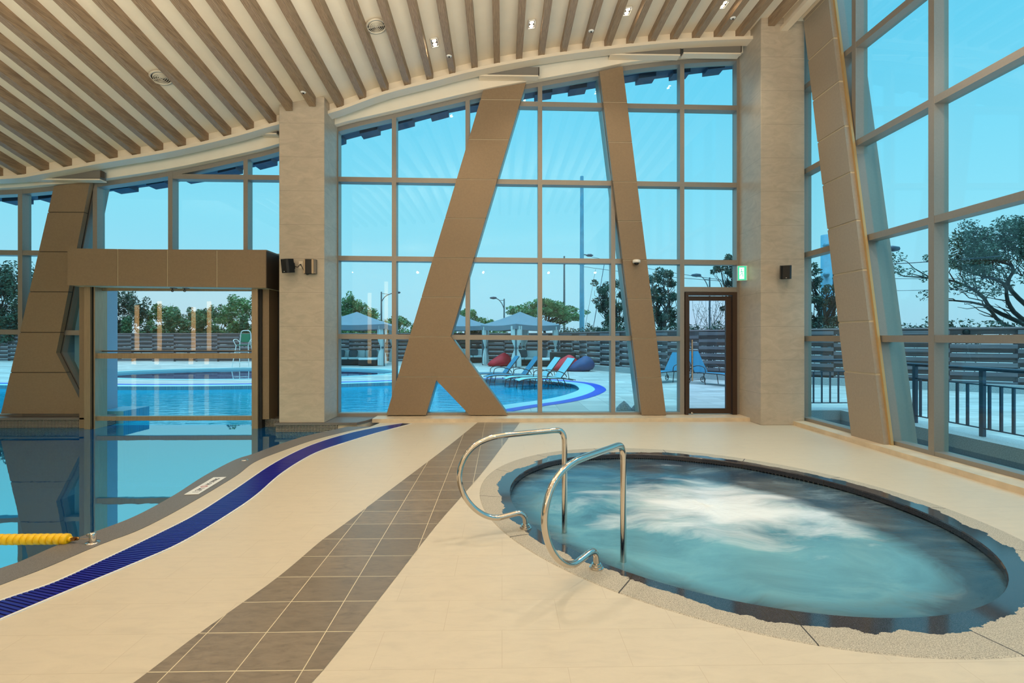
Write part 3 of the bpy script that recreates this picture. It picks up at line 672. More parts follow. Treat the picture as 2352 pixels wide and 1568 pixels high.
hx = XP(1590.5, 9.36); MB().tube([(hx, 9.37, P(1590, 875, 9.36)[1]), (hx, 9.37, P(1590, 780, 9.36)[1])], .016).tube([(hx, 9.37, .95), (hx, 9.46, .95)], .01).tube([(hx, 9.37, 1.33), (hx, 9.46, 1.33)], .01).build('pull_handle', M['chrome'], lf)
MB().lathe([(0, -.03), (.02, -.03), (.02, .0)], (XP(1590, 9.4), 9.43, P(1590, 948, 9.42)[1]), 16, 'y').build('floor_lock', M['chrome'], lf)
# ================================================================== TUB
tub = thing('whirlpool_tub', 'sunken oval whirlpool tub with wet granite rim in the beige floor', 'hot tub')
N = 96
def rim(k, t_):
    a = tin[k % N]; b = tout[k % N]; return (a[0]+(b[0]-a[0])*t_, a[1]+(b[1]-a[1])*t_)
mb = MB(); prof = [(0.0, -.05), (.0, -.006), (.02, .004), (.04, .004), (.97, .004), (1.0, .0)]; mb.uv = []
for i, (t_, z) in enumerate(prof):
    for k in range(N+1): q = rim(k, t_); mb.v.append((q[0], q[1], z)); mb.uv.append((k/N, max(t_, .0)))
for i in range(len(prof)-1):
    for k in range(N): a = i*(N+1)+k; mb.f.append([a, a+1, a+N+2, a+N+1]); mb.sm.append(False)
mb.build('granite_rim', M['coping_wet'], tub, 'speckled granite rim, splashed dark and wet along the water')
i1 = ell(2.03, 1.716); mb = MB(); mb.ribbon([(*q, -.045) for q in i1+i1[:1]], [(*q, -1.0) for q in i1+i1[:1]]); mb.build('tub_wall', M['mosaic'], tub)
MB().flat([i1], -.9).build('tub_floor', M['mosaic_f'], tub)
# water surface with gentle swell
mb = MB(); mb.uv = []; rings = 36; cxw, cyw = TC; jx, jy = G(1650, 1150)
for r_ in range(rings+1):
    for k in range(N):
        e = i1[k]; t_ = r_/rings; x = cxw+(e[0]-cxw)*t_; y = cyw+(e[1]-cyw)*t_; d = math.hypot(x-jx, y-jy)
        z = -.062+(1-t_)**.5*.0+.035*math.exp(-d*d/.5)+.007*math.sin(5*x+3*y)*math.cos(4*y-2*x)*(1-t_*.6)+random.uniform(-.002, .002)*(1-t_)
        mb.v.append((x, y, z)); mb.uv.append((k/N, t_))
for r_ in range(rings):
    for k in range(N): mb.f.append([r_*N+k, (r_+1)*N+k, (r_+1)*N+(k+1) % N, r_*N+(k+1) % N]); mb.sm.append(True)
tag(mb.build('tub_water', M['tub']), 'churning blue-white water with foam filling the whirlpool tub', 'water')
# handrails
def handrail(lb, base, dr_):
    bx_, by_ = base; L = math.hypot(*dr_); ux, uy = dr_[0]/L, dr_[1]/L
    prof = [(0, -.02), (0, .055), (-.008, .095), (-.04, .125), (-.08, .128), (-.15, .118), (-.24, .110), (-.33, .14), (-.42, .21), (-.49, .31), (-.525, .43), (-.51, .54), (-.455, .635), (-.37, .70), (-.27, .733), (-.17, .745), (0, .752), (.15, .757), (.265, .76), (.305, .745), (.325, .705), (.33, .65), (.33, .3), (.33, -.6)]
    # keep the vertical leg straight: smooth only the bent part
    pr = smooth(prof[:-2], 6)+[prof[-2], prof[-1]]
    t_ = thing('tub_handrail', lb, 'handrail', (bx_, by_, 0), group='stainless grab rails of the tub')
    MB().tube([(ux*s, uy*s, z) for s, z in pr], .0215, 18).build('bent_tube', M['chrome'], t_)
    MB().lathe([(.022, .036), (.031, .036), (.031, .024)], smooth=False).lathe([(.031, .024), (.038, .024), (.038, .014)], smooth=False).lathe([(.038, .014), (.046, .012), (.047, .0)], smooth=False).build('floor_flange', M['chrome'], t_)
handrail('bent stainless grab rail over the tub rim, farther one on the left', G(1207, 1214), (.96, .26))
handrail('bent stainless grab rail over the tub rim, nearer one at the front', G(1370, 1306), (.70, .71))
# ================================================================== drain, sign, lane rope
gr = thing('drain_grate', 'long curved blue overflow grate set in the beige floor', 'drain grate')
A = resample(win, 260); B = resample(wout, 260); mb = MB(); nb = 0
Ln = sum(math.dist(a, b) for a, b in zip(A, A[1:])); cnt = int(Ln/.034); cnt = int(Ln/.025); A2 = resample(win, cnt); Bd = resample(wout, 1400); B2 = []; last = 0
for i, a in enumerate(A2):                    # every bar runs square across the channel
    b_ = A2[min(i+1, cnt-1)]; c_ = A2[max(i-1, 0)]; tx, ty = b_[0]-c_[0], b_[1]-c_[1]
    cand = [k for k in range(last, min(last+260, len(Bd))) if math.dist(Bd[k], a) < .6]
    k = min(cand or [last], key=lambda k: abs((Bd[k][0]-a[0])*tx+(Bd[k][1]-a[1])*ty)); last = k if i else k
    B2.append(k)
B2 = [Bd[int(sum(B2[max(0, i-22):i+23])/len(B2[max(0, i-22):i+23]))] for i in range(len(B2))]
for i in range(cnt-1):
    a0, a1, b0, b1 = A2[i], A2[i+1], B2[i], B2[i+1]
    if math.dist(b0, a0) > .6 or math.dist(b0, b1) < .002: continue
    def mix(p, q, t_): return (p[0]+(q[0]-p[0])*t_, p[1]+(q[1]-p[1])*t_)
    c0, c1, d0, d1 = mix(a0, a1, .0), mix(a0, a1, .62), mix(b0, b1, .0), mix(b0, b1, .62)
    mb.add([(*c0, .006), (*c1, .006), (*d1, .006), (*d0, .006), (*c0, -.0), (*c1, -.0), (*d1, -.0), (*d0, -.0)], [(0, 3, 2, 1), (0, 1, 5, 4), (1, 2, 6, 5), (2, 3, 7, 6), (3, 0, 4, 7)])
mb.build('grate_bars', M['blue'], gr)
MB().ribbon([(*q, .0015) for q in B], [(*q, .0015) for q in A]).build('channel', mat('dark_blue_channel', (6, 8, 40), .6), gr)
def offs(c, d):
    out = []
    for i, p in enumerate(c):
        a = c[max(i-1, 0)]; b = c[min(i+1, len(c)-1)]; n = math.dist(a, b); out.append((p[0]-(b[1]-a[1])/n*d, p[1]+(b[0]-a[0])/n*d))
    return out
for c_, s_ in ((A, 1), (B, -1)):
    o_ = offs(c_, .014*s_); X1, X2 = (c_, o_) if s_ > 0 else (o_, c_)
    MB().ribbon([(*q, .008) for q in X1], [(*q, .008) for q in X2]).ribbon([(*q, .0) for q in c_], [(*q, .008) for q in c_]).ribbon([(*q, .008) for q in o_], [(*q, .0) for q in o_]).build('white_border', M['white'], gr, 'white edging strip')
# depth marker
a = Vector((*G(422.8, 1137.6), 0)); b = Vector((*G(490.5, 1097.8), 0)); d = Vector((*G(455, 1137), 0))
dirx = (b-a).normalized(); Lx = (b-a).length; Wd = abs((d-a).cross(dirx).z); ang = math.atan2(dirx.y, dirx.x)
sg = thing('depth_sign', 'white plate with dark lettering about depth and diving on the pool coping', 'sign', (a.x, a.y, .006), ang)
MB().box(0, Lx+.0, -Wd, 0, 0, .004).build('sign_plate', M['white'], sg)
INK = mat('dark_lettering', (40, 44, 60), .5); REDI = mat('pale_red_symbol', (170, 70, 80), .5)
def text(s_, size, loc, par, m__, rot=(0, 0, 0), ex=.0008, nm='lettering', sx_=1):
    cu = D.curves.new(nm, 'FONT'); cu.body = s_; cu.size = size; cu.extrude = ex
    tmp = D.objects.new('tmp_text', cu); C.objects.link(tmp); bpy.context.view_layer.update()
    me = D.meshes.new_from_object(tmp.evaluated_get(bpy.context.evaluated_depsgraph_get())); D.objects.remove(tmp)
    me.materials.clear(); me.materials.append(m__); o = D.objects.new(nm, me); C.objects.link(o); o.parent = par; o.location = loc; o.rotation_euler = rot; o.scale = (sx_, 1, 1); return o
h = Wd*.62
text('1.2M', h, (Lx*.08, -Wd*.76, .0045), sg, INK, sx_=Lx*.25/(h*2.05))
text('NO DIVING', h*.8, (Lx*.50, -Wd*.70, .0045), sg, INK, sx_=Lx*.42/(h*.8*5.3))
c0 = (Lx*.42, -Wd*.5); MB().lathe([(h*.40, 0), (h*.40, .001), (h*.32, .001), (h*.32, 0)], (*c0, .004), 24).box(c0[0]-h*.05, c0[0]+h*.05, c0[1]-h*.34, c0[1]+h*.34, .004, .0052).build('no_diving_symbol', REDI, sg)
# ring fitting
rx, ry = G(562, 1057); tag(MB().lathe([(.0, .002), (.02, .002), (.022, .005), (.03, .008), (.042, .008), (.046, .0)], (rx, ry, .004), 24).build('deck_socket', M['chrome']), 'small round steel socket cover set in the pool coping', 'socket cover')
# lane rope
rp_ = thing('lane_rope', 'yellow float lane rope stretched over the pool from the left', 'lane rope')
Yr = G(213, 1247)[1]; zr = P(80, 1238, Yr)[1]; xr_ = XP(157, Yr)
for i in range(26):
    x = xr_-.02-i*.0465; mb = MB(); mb.lathe([(.0, -.0225), (.030, -.0225), (.038, -.017), (.0395, 0), (.038, .017), (.030, .0225), (0, .0225)], (x, Yr, zr+.0005*i*0), 20, 'x'); mb.build('float', M['yellow'], rp_)
MB().lathe([(0, 0), (.018, 0), (.018, .02), (0, .02)], (xr_+.004, Yr, zr), 16, 'x').build('end_cap', M['yellow'], rp_)
xb = XP(205, Yr)
MB().tube([(xr_+.02, Yr, zr), (xb+.012, Yr, zr+.0)], .0025, 8).build('steel_cable', M['steel'], rp_)
MB().box(xr_+.02, xr_+.055, Yr-.012, Yr+.012, zr-.01, zr+.012).lathe([(.005, -.004), (.012, -.004), (.012, .004), (.005, .004)], (xr_+.066, Yr, zr+.002), 14, 'y').build('cable_clamp', M['brass'], rp_)
ax, ay = G(213, 1247); an = thing('rope_anchor', 'short stainless anchor post on the granite coping holding the lane rope', 'anchor', (ax, ay, .004))
MB().lathe([(.0, .075), (.014, .077), (.021, .073), (.023, .068), (.023, .0)], n=24).build('post', M['chrome'], an)
MB().lathe([(.046, .0), (.044, .005), (.022, .006)], n=24).build('flange', M['chrome'], an)
MB().lathe([(.006, -.003), (.012, -.003), (.012, .003), (.006, .003)], (-.032, 0, .055), 14, 'y').build('eye_ring', M['chrome'], an)
# ================================================================== wall-mounted things
def speaker(lb, loc, rz, tilt, s=1.0):
    t_ = thing('wall_speaker', lb, 'speaker', loc, rz); t_.rotation_euler = (tilt, 0, rz)
    w_, d_, h_ = .098*s, .15*s, .25*s
    prof = [(-w_, 0), (w_, 0), (w_*.9, -d_*.8), (w_*.6, -d_), (-w_*.6, -d_), (-w_*.9, -d_*.8)]
    MB().prism(prof, lambda u, v, d: (u, v, d), -h_/2, h_/2).build('cabinet', M['black'], t_)
    MB().prism([(-w_*.55, -d_-.002), (w_*.55, -d_-.002), (w_*.55, -d_+.01), (-w_*.55, -d_+.01)], lambda u, v, d: (u, v, d), -h_*.44, h_*.44).build('grille', M['dark'], t_)
    MB().box(-.02, .02, 0, .09, -.05, .05).build('bracket', M['black'], t_)
    MB().box(-.008, .008, -d_-.006, -d_, -h_*.42, -h_*.38).build('badge', M['white'], t_)
sx0, sz0 = P(665, 610, 8.62); speaker('black wall speaker on the left stone pillar above the pool', (sx0, 8.64, sz0), R(-22), R(8), .92)
sx0, sz0 = P(1803, 624, 8.5); speaker('black wall speaker on the right stone pillar', (sx0+.02, 8.52, sz0), R(-24), R(10), .9)
ox, oz = P(691, 608, 8.73); t_ = thing('wall_outlet', 'cream wall outlet plate beside the left pillar speaker', 'outlet', (ox, 8.74, oz)); MB().bbox(-.04, .04, -.012, .0, -.062, .062, .004).build('plate', M['cream'], t_); MB().lathe([(0, -.03), (.012, -.03), (.012, -.01)], (0, 0, .0), 12, 'y').build('plug', M['black'], t_)
ax_, az_ = P(711, 612, 8.7); t_ = thing('amplifier_box', 'small silver-edged black amplifier box on the left stone pillar', 'amplifier', (ax_, 8.74, az_))
MB().bbox(-.09, .09, -.07, 0, -.125, .125, .006).build('case', M['black'], t_)
for s_ in (-1, 1): MB().box(*( (s_*.085-.024*(s_ > 0)-.0, s_*.085+.024*(s_ < 0)+.0) if s_ < 0 else (.05, .085)), -.085, -.03, -.122, .118).build('silver_rib', M['steel'], t_)
MB().box(.088, .115, -.075, -.0, -.12, .12).build('side_fin', M['blind'], t_)
cb_ = smooth([(sx0*0+P(677, 611, 8.7)[0], 8.7, P(677, 611, 8.7)[1]), (P(684, 613, 8.7)[0], 8.7, P(684, 613, 8.7)[1]), (ox, 8.71, oz), (P(698, 622, 8.7)[0], 8.71, P(698, 622, 8.7)[1]), (P(704, 630, 8.7)[0], 8.71, P(704, 630, 8.7)[1]), (P(709, 630, 8.7)[0], 8.71, P(709, 629, 8.7)[1])], 5)
tag(MB().tube(cb_, .006, 8).build('speaker_cable', M['black']), 'thin black cable from the left pillar speaker past the outlet to the amplifier box', 'cable')
cx0, cz0 = P(1460, 603, 9.3); t_ = thing('dome_camera', 'white dome security camera on the narrow diagonal brace', 'camera', (cx0, 9.32, cz0))
MB().lathe([(.0, .045), (.05, .045), (.068, .035), (.072, .0), (.066, -.012), (0, -.012)], (0, -.08, .0), 24).box(-.05, .05, -.06, 0, -.01, .05).build('housing', M['white'], t_)
MB().lathe([(.045, -.012), (.042, -.03), (.028, -.048), (.0, -.055)], (0, -.08, .0), 20).build('dome', mat('smoked_dome', (20, 22, 30), .08), t_)
# exit sign, on the side of the right pillar
ez = P(1705, 628, 9.2)[1]; yx = 9.12; x1e = CR0; t_ = thing('exit_sign', 'lit green and white pictogram exit sign on the side of the right pillar', 'sign', (x1e, yx, ez), R(0))
t_.rotation_euler = (0, 0, R(-14))
MB().box(-.165, .0, .0, .05, -.135, .135).build('housing', M['white'], t_)
ea = R(0)
GRN = mat('lit_green_panel', (50, 190, 150), .4, emit=.9); WLIT = mat('lit_white_panel', (240, 255, 250), .4, emit=1.2)
fc = MB().box(-.16, -.015, -.006, .0, -.128, .128).build('green_face', GRN, t_)
MB().box(-.135, -.055, -.008, -.006, -.105, .1).build('lit_doorway', WLIT, fc)
fg = MB().lathe([(0, -.0015), (.011, -.0015), (.011, 0), (0, 0)], (-.1, -.0085, .06), 12, 'y')
for seg in ([(-.1, .045), (-.09, .0)], [(-.098, .035), (-.125, .012)], [(-.098, .035), (-.075, .02), (-.065, .035)], [(-.09, .0), (-.115, -.03), (-.13, -.055)], [(-.09, .0), (-.072, -.035), (-.08, -.07)]):
    for (u0, v0), (u1, v1) in zip(seg, seg[1:]): fg.tube([(u0, -.0095, v0), (u1, -.0095, v1)], .0055, 8)
fg.build('running_figure', GRN, t_)
# ================================================================== ceiling things
def cq(x, y):
    e = .05; n = Vector((-(ceil_z(x+e, y)-ceil_z(x-e, y))/(2*e), -(ceil_z(x, y+e)-ceil_z(x, y-e))/(2*e), 1)); return Vector((0, 0, 1)).rotation_difference(n).to_euler()
def on_ceil(px, py, drop=0):
    a, b, c = ray(px, py); t_ = 5.0
    for _ in range(60):
        f = EYE+c*t_-(ceil_z(a*t_, b*t_)-drop); t_ -= f/(c-slope(a*t_)*-b*0+1e-6)*.8
    return a*t_, b*t_, EYE+c*t_
ac = [('centre-left', (998, 95)), ('centre', (1221, 53)), ('right of centre', (1441, 23)), ('far right', (1662, 7))]
LAMP = mat('lamp_glow', (255, 236, 200), .4, emit=30, ecol=(255, 225, 180))
for nm, q in ac:
    x, y, z = on_ceil(*q, .0); t_ = thing('recessed_downlight', 'small twin recessed downlight between the ceiling fins, %s' % nm, 'ceiling light', (x, y, z-.02), group='twin recessed downlights')
    t_.rotation_euler = cq(x, y)
    MB().box(-.06, .06, -.1, -.09, -.012, .012).box(-.06, .06, .09, .1, -.012, .012).box(-.06, -.05, -.1, .1, -.012, .012).box(.05, .06, -.1, .1, -.012, .012).build('rim', M['white'], t_)
    MB().box(-.05, .05, -.09, .09, .0, .01).build('reflector', M['alu_d'], t_)
    for dy in (-.045, .045): MB().lathe([(0, -.006), (.032, -.004), (.034, .0), (.034, .004)], (0, dy, 0), 16).build('bulb', LAMP, t_)
    l = D.lights.new('downlight_beam', 'SPOT'); l.energy = 95; l.color = (1, .84, .6); l.spot_size = R(105); l.spot_blend = .7; l.shadow_soft_size = .05
    o = D.objects.new('downlight_beam', l); C.objects.link(o); o.location = (x, y, z-.04)
for nm, q in (('above the left glazing', (370, 175)), ('left of the lit downlights', (864, 57))):
    x, y, z = on_ceil(*q); t_ = thing('ceiling_vent', 'round ceiling air vent with concentric rings, %s' % nm, 'air vent', (x, y, z-.018), group='round ceiling vents')
    t_.rotation_euler = cq(x, y)
    MB().lathe([(.155, .0), (.155, -.014), (.128, -.018), (.126, .0)], n=32).build('outer_ring', M['grille'], t_)
    MB().lathe([(0, -.001), (.13, -.001), (.13, -.0005)], n=32).build('duct_opening', M['dark'], t_)
    for r_ in (.105, .08, .055, .03): MB().lathe([(r_, -.001), (r_-.012, -.02), (r_-.005, -.02), (r_+.006, -.001)], n=28).build('vane_ring', M['grille'], t_)
    MB().box(-.128, .128, -.004, .004, -.016, -.004).build('cross_bar', M['grille'], t_)
for nm, q in (('by the left stone pillar', (700, 211)), ('near the centre-left downlight', (1029, 129)), ('between the middle downlights', (1355, 71)), ('near the right stone pillar', (1684, 41))):
    x, y, z = on_ceil(*q, .15); xf = min(fins, key=lambda f: abs(f-x)); t_ = thing('sprinkler_head', 'small white sprinkler disc under a ceiling fin, %s' % nm, 'sprinkler', (xf, y, ceil_z(xf, y)-.15), group='sprinkler discs')
    MB().lathe([(0, -.012), (.02, -.012), (.042, -.006), (.044, .0)], n=20).build('escutcheon', M['white'], t_)
    MB().lathe([(0, -.03), (.012, -.028), (.014, -.012)], n=12).build('nozzle', M['black'], t_)
# blind housings in the recess
def blind(lb, a, b, back=False):
    (xa, za), (xb, zb_) = P(a[0], a[1], 9.16), P(b[0], b[1], 9.16); t_ = thing('roller_blind', lb, 'roller blind', group='roller blind housings above the glazing')
    z0 = min(za, zb_)
    MB().box(xa, xb, 9.12, 9.26, z0, z0+.14).build('housing', M['blind'], t_); MB().box(xa, xb, 9.11, 9.27, z0-.035, z0-.01).build('bottom_bar', M['cream'], t_)
    MB().box(xb, xb+.02, 9.12, 9.2, z0+.02, z0+.14).build('bracket', M['alu_d'], t_)
blind('grey roller blind housing above the far-left diagonal brace', (60, 410), (234, 407))
blind('grey roller blind housing just left of the left stone pillar', (600, 306), (638, 306))
blind('grey roller blind housing above the K-shaped brace', (1100, 173), (1236, 172))
blind('grey roller blind housing above the narrow brace', (1400, 125), (1560, 124))
blind('grey roller blind housing above the glass door', (1568, 122), (1699, 121))
t_ = thing('roller_blind', 'grey roller blind housing above the right-hand glazing', 'roller blind', group='roller blind housings above the glazing')
MB().box(5.08, 5.22, -3, 8.6, 6.98, 7.1).build('housing', M['blind'], t_); MB().box(5.07, 5.23, -3, 8.6, 6.94, 6.965).build('bottom_bar', M['cream'], t_)
#PART2
# ================================================================== OUTDOORS
pool_e = smooth([(-1.25, 9.62), (-.9, 10.2)]+[G(*q) for q in [(1171, 928), (1246, 918), (1292, 908.6), (1324, 898), (1330, 891.6), (1319, 883.6), (1292, 879)]]+[(1.0, 17.9), (-1.0, 18.0), (-3.2, 17.4), (-5.5, 16.6), (-8, 16.1), (-11, 15.9), (-16, 16.4), (-30, 18)], 5)
kid = ell(6.2, 3.5, 64, (-10.9, 22.2), 0)
outer = pool_e+[(-70, 20), (-70, 150), (90, 150), (90, -12), (7.2, -12), (7.2, 10.3), (5.6, 10.3), (5.6, 9.62)]
struct(MB().flat([outer, kid], 0).build('ground', M['paver']))
pe = resample(pool_e, 140)
def off_strip(c, d0, d1, z): return [(*q, z) for q in offs(c, d0)], [(*q, z) for q in offs(c, d1)]
a_, b_ = off_strip(pe, .0, -.46, .004); tag(MB().ribbon(b_, a_).ribbon([(*q, -.3) for q in pe], a_).build('outdoor_coping', M['aqua']), 'pale aqua coping band around the outdoor pool', 'coping')
a_, b_ = off_strip(pe, -.46, -.78, .006); tag(MB().ribbon(b_, a_).build('drain_ring', M['blue_o']), 'bright blue drain band curving around the outdoor pool', 'drain grate')
k1 = kid+kid[:1]; tag(MB().ribbon([(*q, .006) for q in k1], [(*q, -.25) for q in k1]).ribbon([(*q, .006) for q in ell(6.6, 3.9, 64, (-10.9, 22.2), 0)+ell(6.6, 3.9, 64, (-10.9, 22.2), 0)[:1]], [(*q, .006) for q in k1]).build('wading_pool_rim', M['aqua']), 'pale rim of the oval wading pool seen through the gate', 'coping')
tag(MB().flat([kid], -.08).build('wading_pool_water', M['water_kid']), 'dark violet-blue water of the oval wading pool outside', 'water')
struct(MB().flat([kid], -.6).build('floor_wading_pool', M['mosaic_f']))
struct(MB().box(-31, 5, 9.62, 19.5, -1.3, -1.2).build('floor_outdoor_pool', M['mosaic_o']))
struct(MB().ribbon([(*q, 0) for q in pe], [(*q, -1.2) for q in pe]).build('wall_outdoor_pool', M['mosaic_o']))
MB().box(-2, 3.6, 14.6, 18.6, -.2, -.14).build('sun_shelf', M['aqua'])
tag(D.objects['sun_shelf'], 'shallow pale shelf under the loungers in the outdoor pool', 'shelf')
# water sheets: one indoors, one outdoors
wl = [(-25, -10)]+[(cin[0][0]-1.5, -4)]+[(x-.0, y) for x, y in cin if y < 8.74]+[(-2.9, 8.8), (-2.9, 9.5), (-25, 9.5)]
tag(MB().flat([wl], -.11).build('pool_water', M['water_in']), 'still dark blue water of the indoor pool mirroring the gate', 'water')
tag(MB().flat([[(-30, 9.5)]+[(-1.35, 9.5)]+list(pool_e)[1:]], -.11).build('pool_water', M['water_out']), 'turquoise rippled water of the outdoor pool', 'water')
# channel and kerb on the right
struct(MB().box(5.6, 6.75, -12, 9.95, -.35, -.3).build('floor_channel', M['mosaic_f']))
tag(MB().flat([[(5.6, -12), (6.75, -12), (6.75, 9.95), (5.6, 9.95)]], -.12).build('channel_water', water('channel_water', (.4, .6, .75), 1.5, .15, .02, dif=(.02, .05, .1), dmix=.2)), 'dark water strip outside the right-hand glazing', 'water')
tag(MB().prism([(6.7, -12), (7.25, -12), (7.25, 10.35), (5.6, 10.35), (5.6, 9.9), (6.7, 9.9)], lambda u, v, d: (u, v, d), -.35, .07).build('granite_kerb', M['granite_l']), 'pale granite kerb carrying the dark railing on the right', 'kerb')
# railing
rg = thing('railing', 'dark blue-grey metal railing on the granite kerb outside the right glazing', 'railing')
path = [(5.7, 10.12), (6.98, 10.12), (6.98, 9.2), (6.98, -4)]
MB().tube([(5.5, 10.12, 1.05), (6.9, 10.12, 1.05), (6.98, 10.04, 1.05), (6.98, -4, 1.05)], .03, 10).build('top_rail', M['rail'], rg)
MB().tube([(5.5, 10.12, .82), (6.98, 10.12, .82), (6.98, 10.1, .82), (6.98, -4, .82)], .011, 6).tube([(5.5, 10.12, .19), (6.98, 10.12, .19), (6.98, 10.1, .19), (6.98, -4, .19)], .011, 6).build('cross_rails', M['rail'], rg)
for x, y in [(6.12, 10.12), (6.98, 10.0)]+[(6.98, 8.42-1.2*i) for i in range(9)]: MB().box(x-.025, x+.025, y-.03, y+.03, .07, 1.04).build('post', M['rail'], rg)
for i in range(8): MB().box(5.62+.17*i-.01, 5.62+.17*i+.01, 10.105, 10.135, .19, .82).build('baluster', M['rail'], rg)
y = 9.85
while y > 3.4:
    if min(abs(y-(8.42-1.2*i)) for i in range(9)) > .07: MB().box(6.965, 6.995, y-.014, y+.014, .19, .82).build('baluster', M['rail'], rg)
    y -= .171
# ---------------------------------------------------------------- fence
fpts = [(-62, 37), (-34, 34), (-22, 33), (-9, 32.4), (0, 31.6), (2.9, 30.4), (4.0, 27.6), (4.3, 24.4), (5.6, 21.8), (7.1, 19.0), (10.4, 16.3), (14.2, 13.6), (19, 10.6), (24, 8)]
fpath = resample(fpts, 70)
def fence(lb, pts, gid):
    f = thing('slat_fence', lb, 'fence', group='staggered board fence')
    for i, (p, q) in enumerate(zip(pts, pts[1:])):
        d = Vector((q[0]-p[0], q[1]-p[1])).normalized(); n = Vector((d.y, -d.x)); par = i % 2
        if n.y > 0: n = -n
        mb = MB(); mb2 = MB()
        for r_ in range(13):
            front = (r_+par) % 2 == 0; off = .05 if front else -.02; z0 = .04+r_*.131
            if i % 5 == 0 and not front: off = .0
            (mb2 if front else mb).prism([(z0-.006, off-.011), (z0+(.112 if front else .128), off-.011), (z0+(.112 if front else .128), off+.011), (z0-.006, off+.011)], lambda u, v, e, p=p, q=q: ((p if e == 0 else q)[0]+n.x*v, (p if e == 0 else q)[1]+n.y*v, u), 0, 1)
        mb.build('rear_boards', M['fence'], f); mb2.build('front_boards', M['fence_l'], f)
        MB().box(p[0]-.045-n.x*.03, p[0]+.045-n.x*.03, p[1]-.045-n.y*.03+.02, p[1]+.045-n.y*.03+.02, 0, 1.72).build('post', M['fence'], f)
    mb = MB(); vs = [(p[0], p[1], z) for p in pts for z in (1.74,)]
    for p, q in zip(pts, pts[1:]): mb.tube([(p[0], p[1], 1.765), (q[0], q[1], 1.765)], .045, 4, smooth=False)
    mb.build('cap_board', M['fence'], f)
fence('dark staggered board fence behind the pool gate and the left cabanas', fpath[:36], 0)
fence('dark staggered board fence behind the loungers and beanbags', fpath[35:50], 1)
fence('dark staggered board fence seen through the door and right glazing', fpath[49:], 2)
kb = [(4.0, 24.0), (5.4, 21.4), (6.9, 18.7), (10.2, 15.95), (14, 13.2)]
mb = MB(); kp = resample(kb, 20); ko = offs(kp, .35)
mb.ribbon([(*q, .22) for q in kp], [(*q, .22) for q in ko]).ribbon([(*q, 0) for q in kp], [(*q, .22) for q in kp]); tag(mb.build('low_kerb', M['granite_l']), 'low pale kerb along the foot of the outdoor fence', 'kerb')
# ---------------------------------------------------------------- trees
def leaves(mb, cx, cy, cz, rx, ry, rz, n, s, shell=.55):
    n = int(n*1.9+.5); s *= .62
    for _ in range(n):
        while True:
            a, b, c = (random.uniform(-1, 1) for _ in range(3)); r_ = a*a+b*b+c*c
            if r_ <= 1 and r_ > shell*random.random(): break
        p = Vector((cx+a*rx, cy+b*ry, cz+c*rz)); u = Vector((random.gauss(0, 1), random.gauss(0, 1), random.gauss(0, .6))).normalized()
        v = u.cross(Vector((random.gauss(0, 1), random.gauss(0, 1), random.gauss(0, 1)))).normalized(); L = s*random.uniform(.7, 1.3); W_ = L*.42
        mb.add([p-u*L, p+v*W_, p+u*L, p-v*W_], [(0, 1, 2, 3)])
def limb(mb, a, b, r0, r1, wob=.08, n=5):
    a = Vector(a); b = Vector(b); L = (b-a).length; pts = [a+(b-a)*i/n+Vector((random.uniform(-1, 1), random.uniform(-1, 1), random.uniform(-.5, .5)))*wob*L*(0 if i in (0, n) else 1) for i in range(n+1)]
    mb.tube(pts, [r0+(r1-r0)*i/n for i in range(n+1)], 6); return pts
def tree(name, lb, cat, base, trunk_top, clumps, n, s, leafm, r0=.12, grp=None, twigs=True):
    t_ = thing(name, lb, cat, (base[0], base[1], 0), group=grp); tb = MB(); tt = (trunk_top[0], trunk_top[1], trunk_top[2])
    limb(tb, (0, 0, -.1), tt, r0, r0*.7, .05)
    lb_ = MB(); vol = sum(c[3]*c[4]*c[5] for c in clumps)
    for c in clumps:
        pts = limb(tb, tt, (c[0], c[1], c[2]), r0*.5, r0*.12, .09)
        if twigs:
            for _ in range(6):
                q = pts[random.randint(1, 4)]; limb(tb, q, (c[0]+random.uniform(-.8, .8)*c[3], c[1]+random.uniform(-.8, .8)*c[4], c[2]+random.uniform(-.5, .8)*c[5]), r0*.16, r0*.05, .12, 4)
        k = max(8, int(n*c[3]*c[4]*c[5]/vol)); sub = max(3, k//40)
        for _ in range(sub):
            a = random.uniform(0, 2*PI); e = random.uniform(-.6, 1); rr = random.uniform(.35, .85)
            leaves(lb_, c[0]+c[3]*rr*math.cos(a), c[1]+c[4]*rr*math.sin(a), c[2]+c[5]*rr*e, c[3]*.38, c[4]*.38, c[5]*.36, k//sub, s)
    tb.build('trunk', M['bark'], t_); lb_.build('foliage', M[leafm], t_); return t_
def px_tree(lb, Y, xl, xr, ytop, n, s, leafm, name='tree', cat='tree', zb=.8, grp='trees beyond the fence', dens=5, **k):
    xa, xb = XP(xl, Y), XP(xr, Y); zt_ = P((xl+xr)/2, ytop, Y)[1]; cx = (xa+xb)/2; hw = (xb-xa)/2; cl = []
    for i in range(dens):
        f = (i+.5)/dens*2-1; top = zt_-abs(f)**2*(zt_-zb)*.3; hz_ = (top-zb)
        cl.append((f*hw*.85, random.uniform(-.6, .6), zb+hz_*.72, hw*.38, max(hw*.4, .7), hz_*.30)); cl.append((f*hw*.85, random.uniform(-.6, .6), zb+hz_*.25, hw*.40, max(hw*.4, .7), hz_*.33))
    return tree(name, lb, cat, (cx, Y), (0, 0, max(zb, .8)), cl, n, s, leafm, grp=grp, **k)
px_tree('dense dark tree at the far left edge beyond the fence', 34, -90, 48, 588, 8000, .17, 'leaf3', dens=6)
px_tree('dark tree between the far-left mullion and the first brace', 35, 50, 170, 596, 6500, .17, 'leaf3', dens=5)
px_tree('layered dark tree at the left edge of the gate view', 36, 205, 345, 664, 4200, .16, 'leaf3', dens=5)
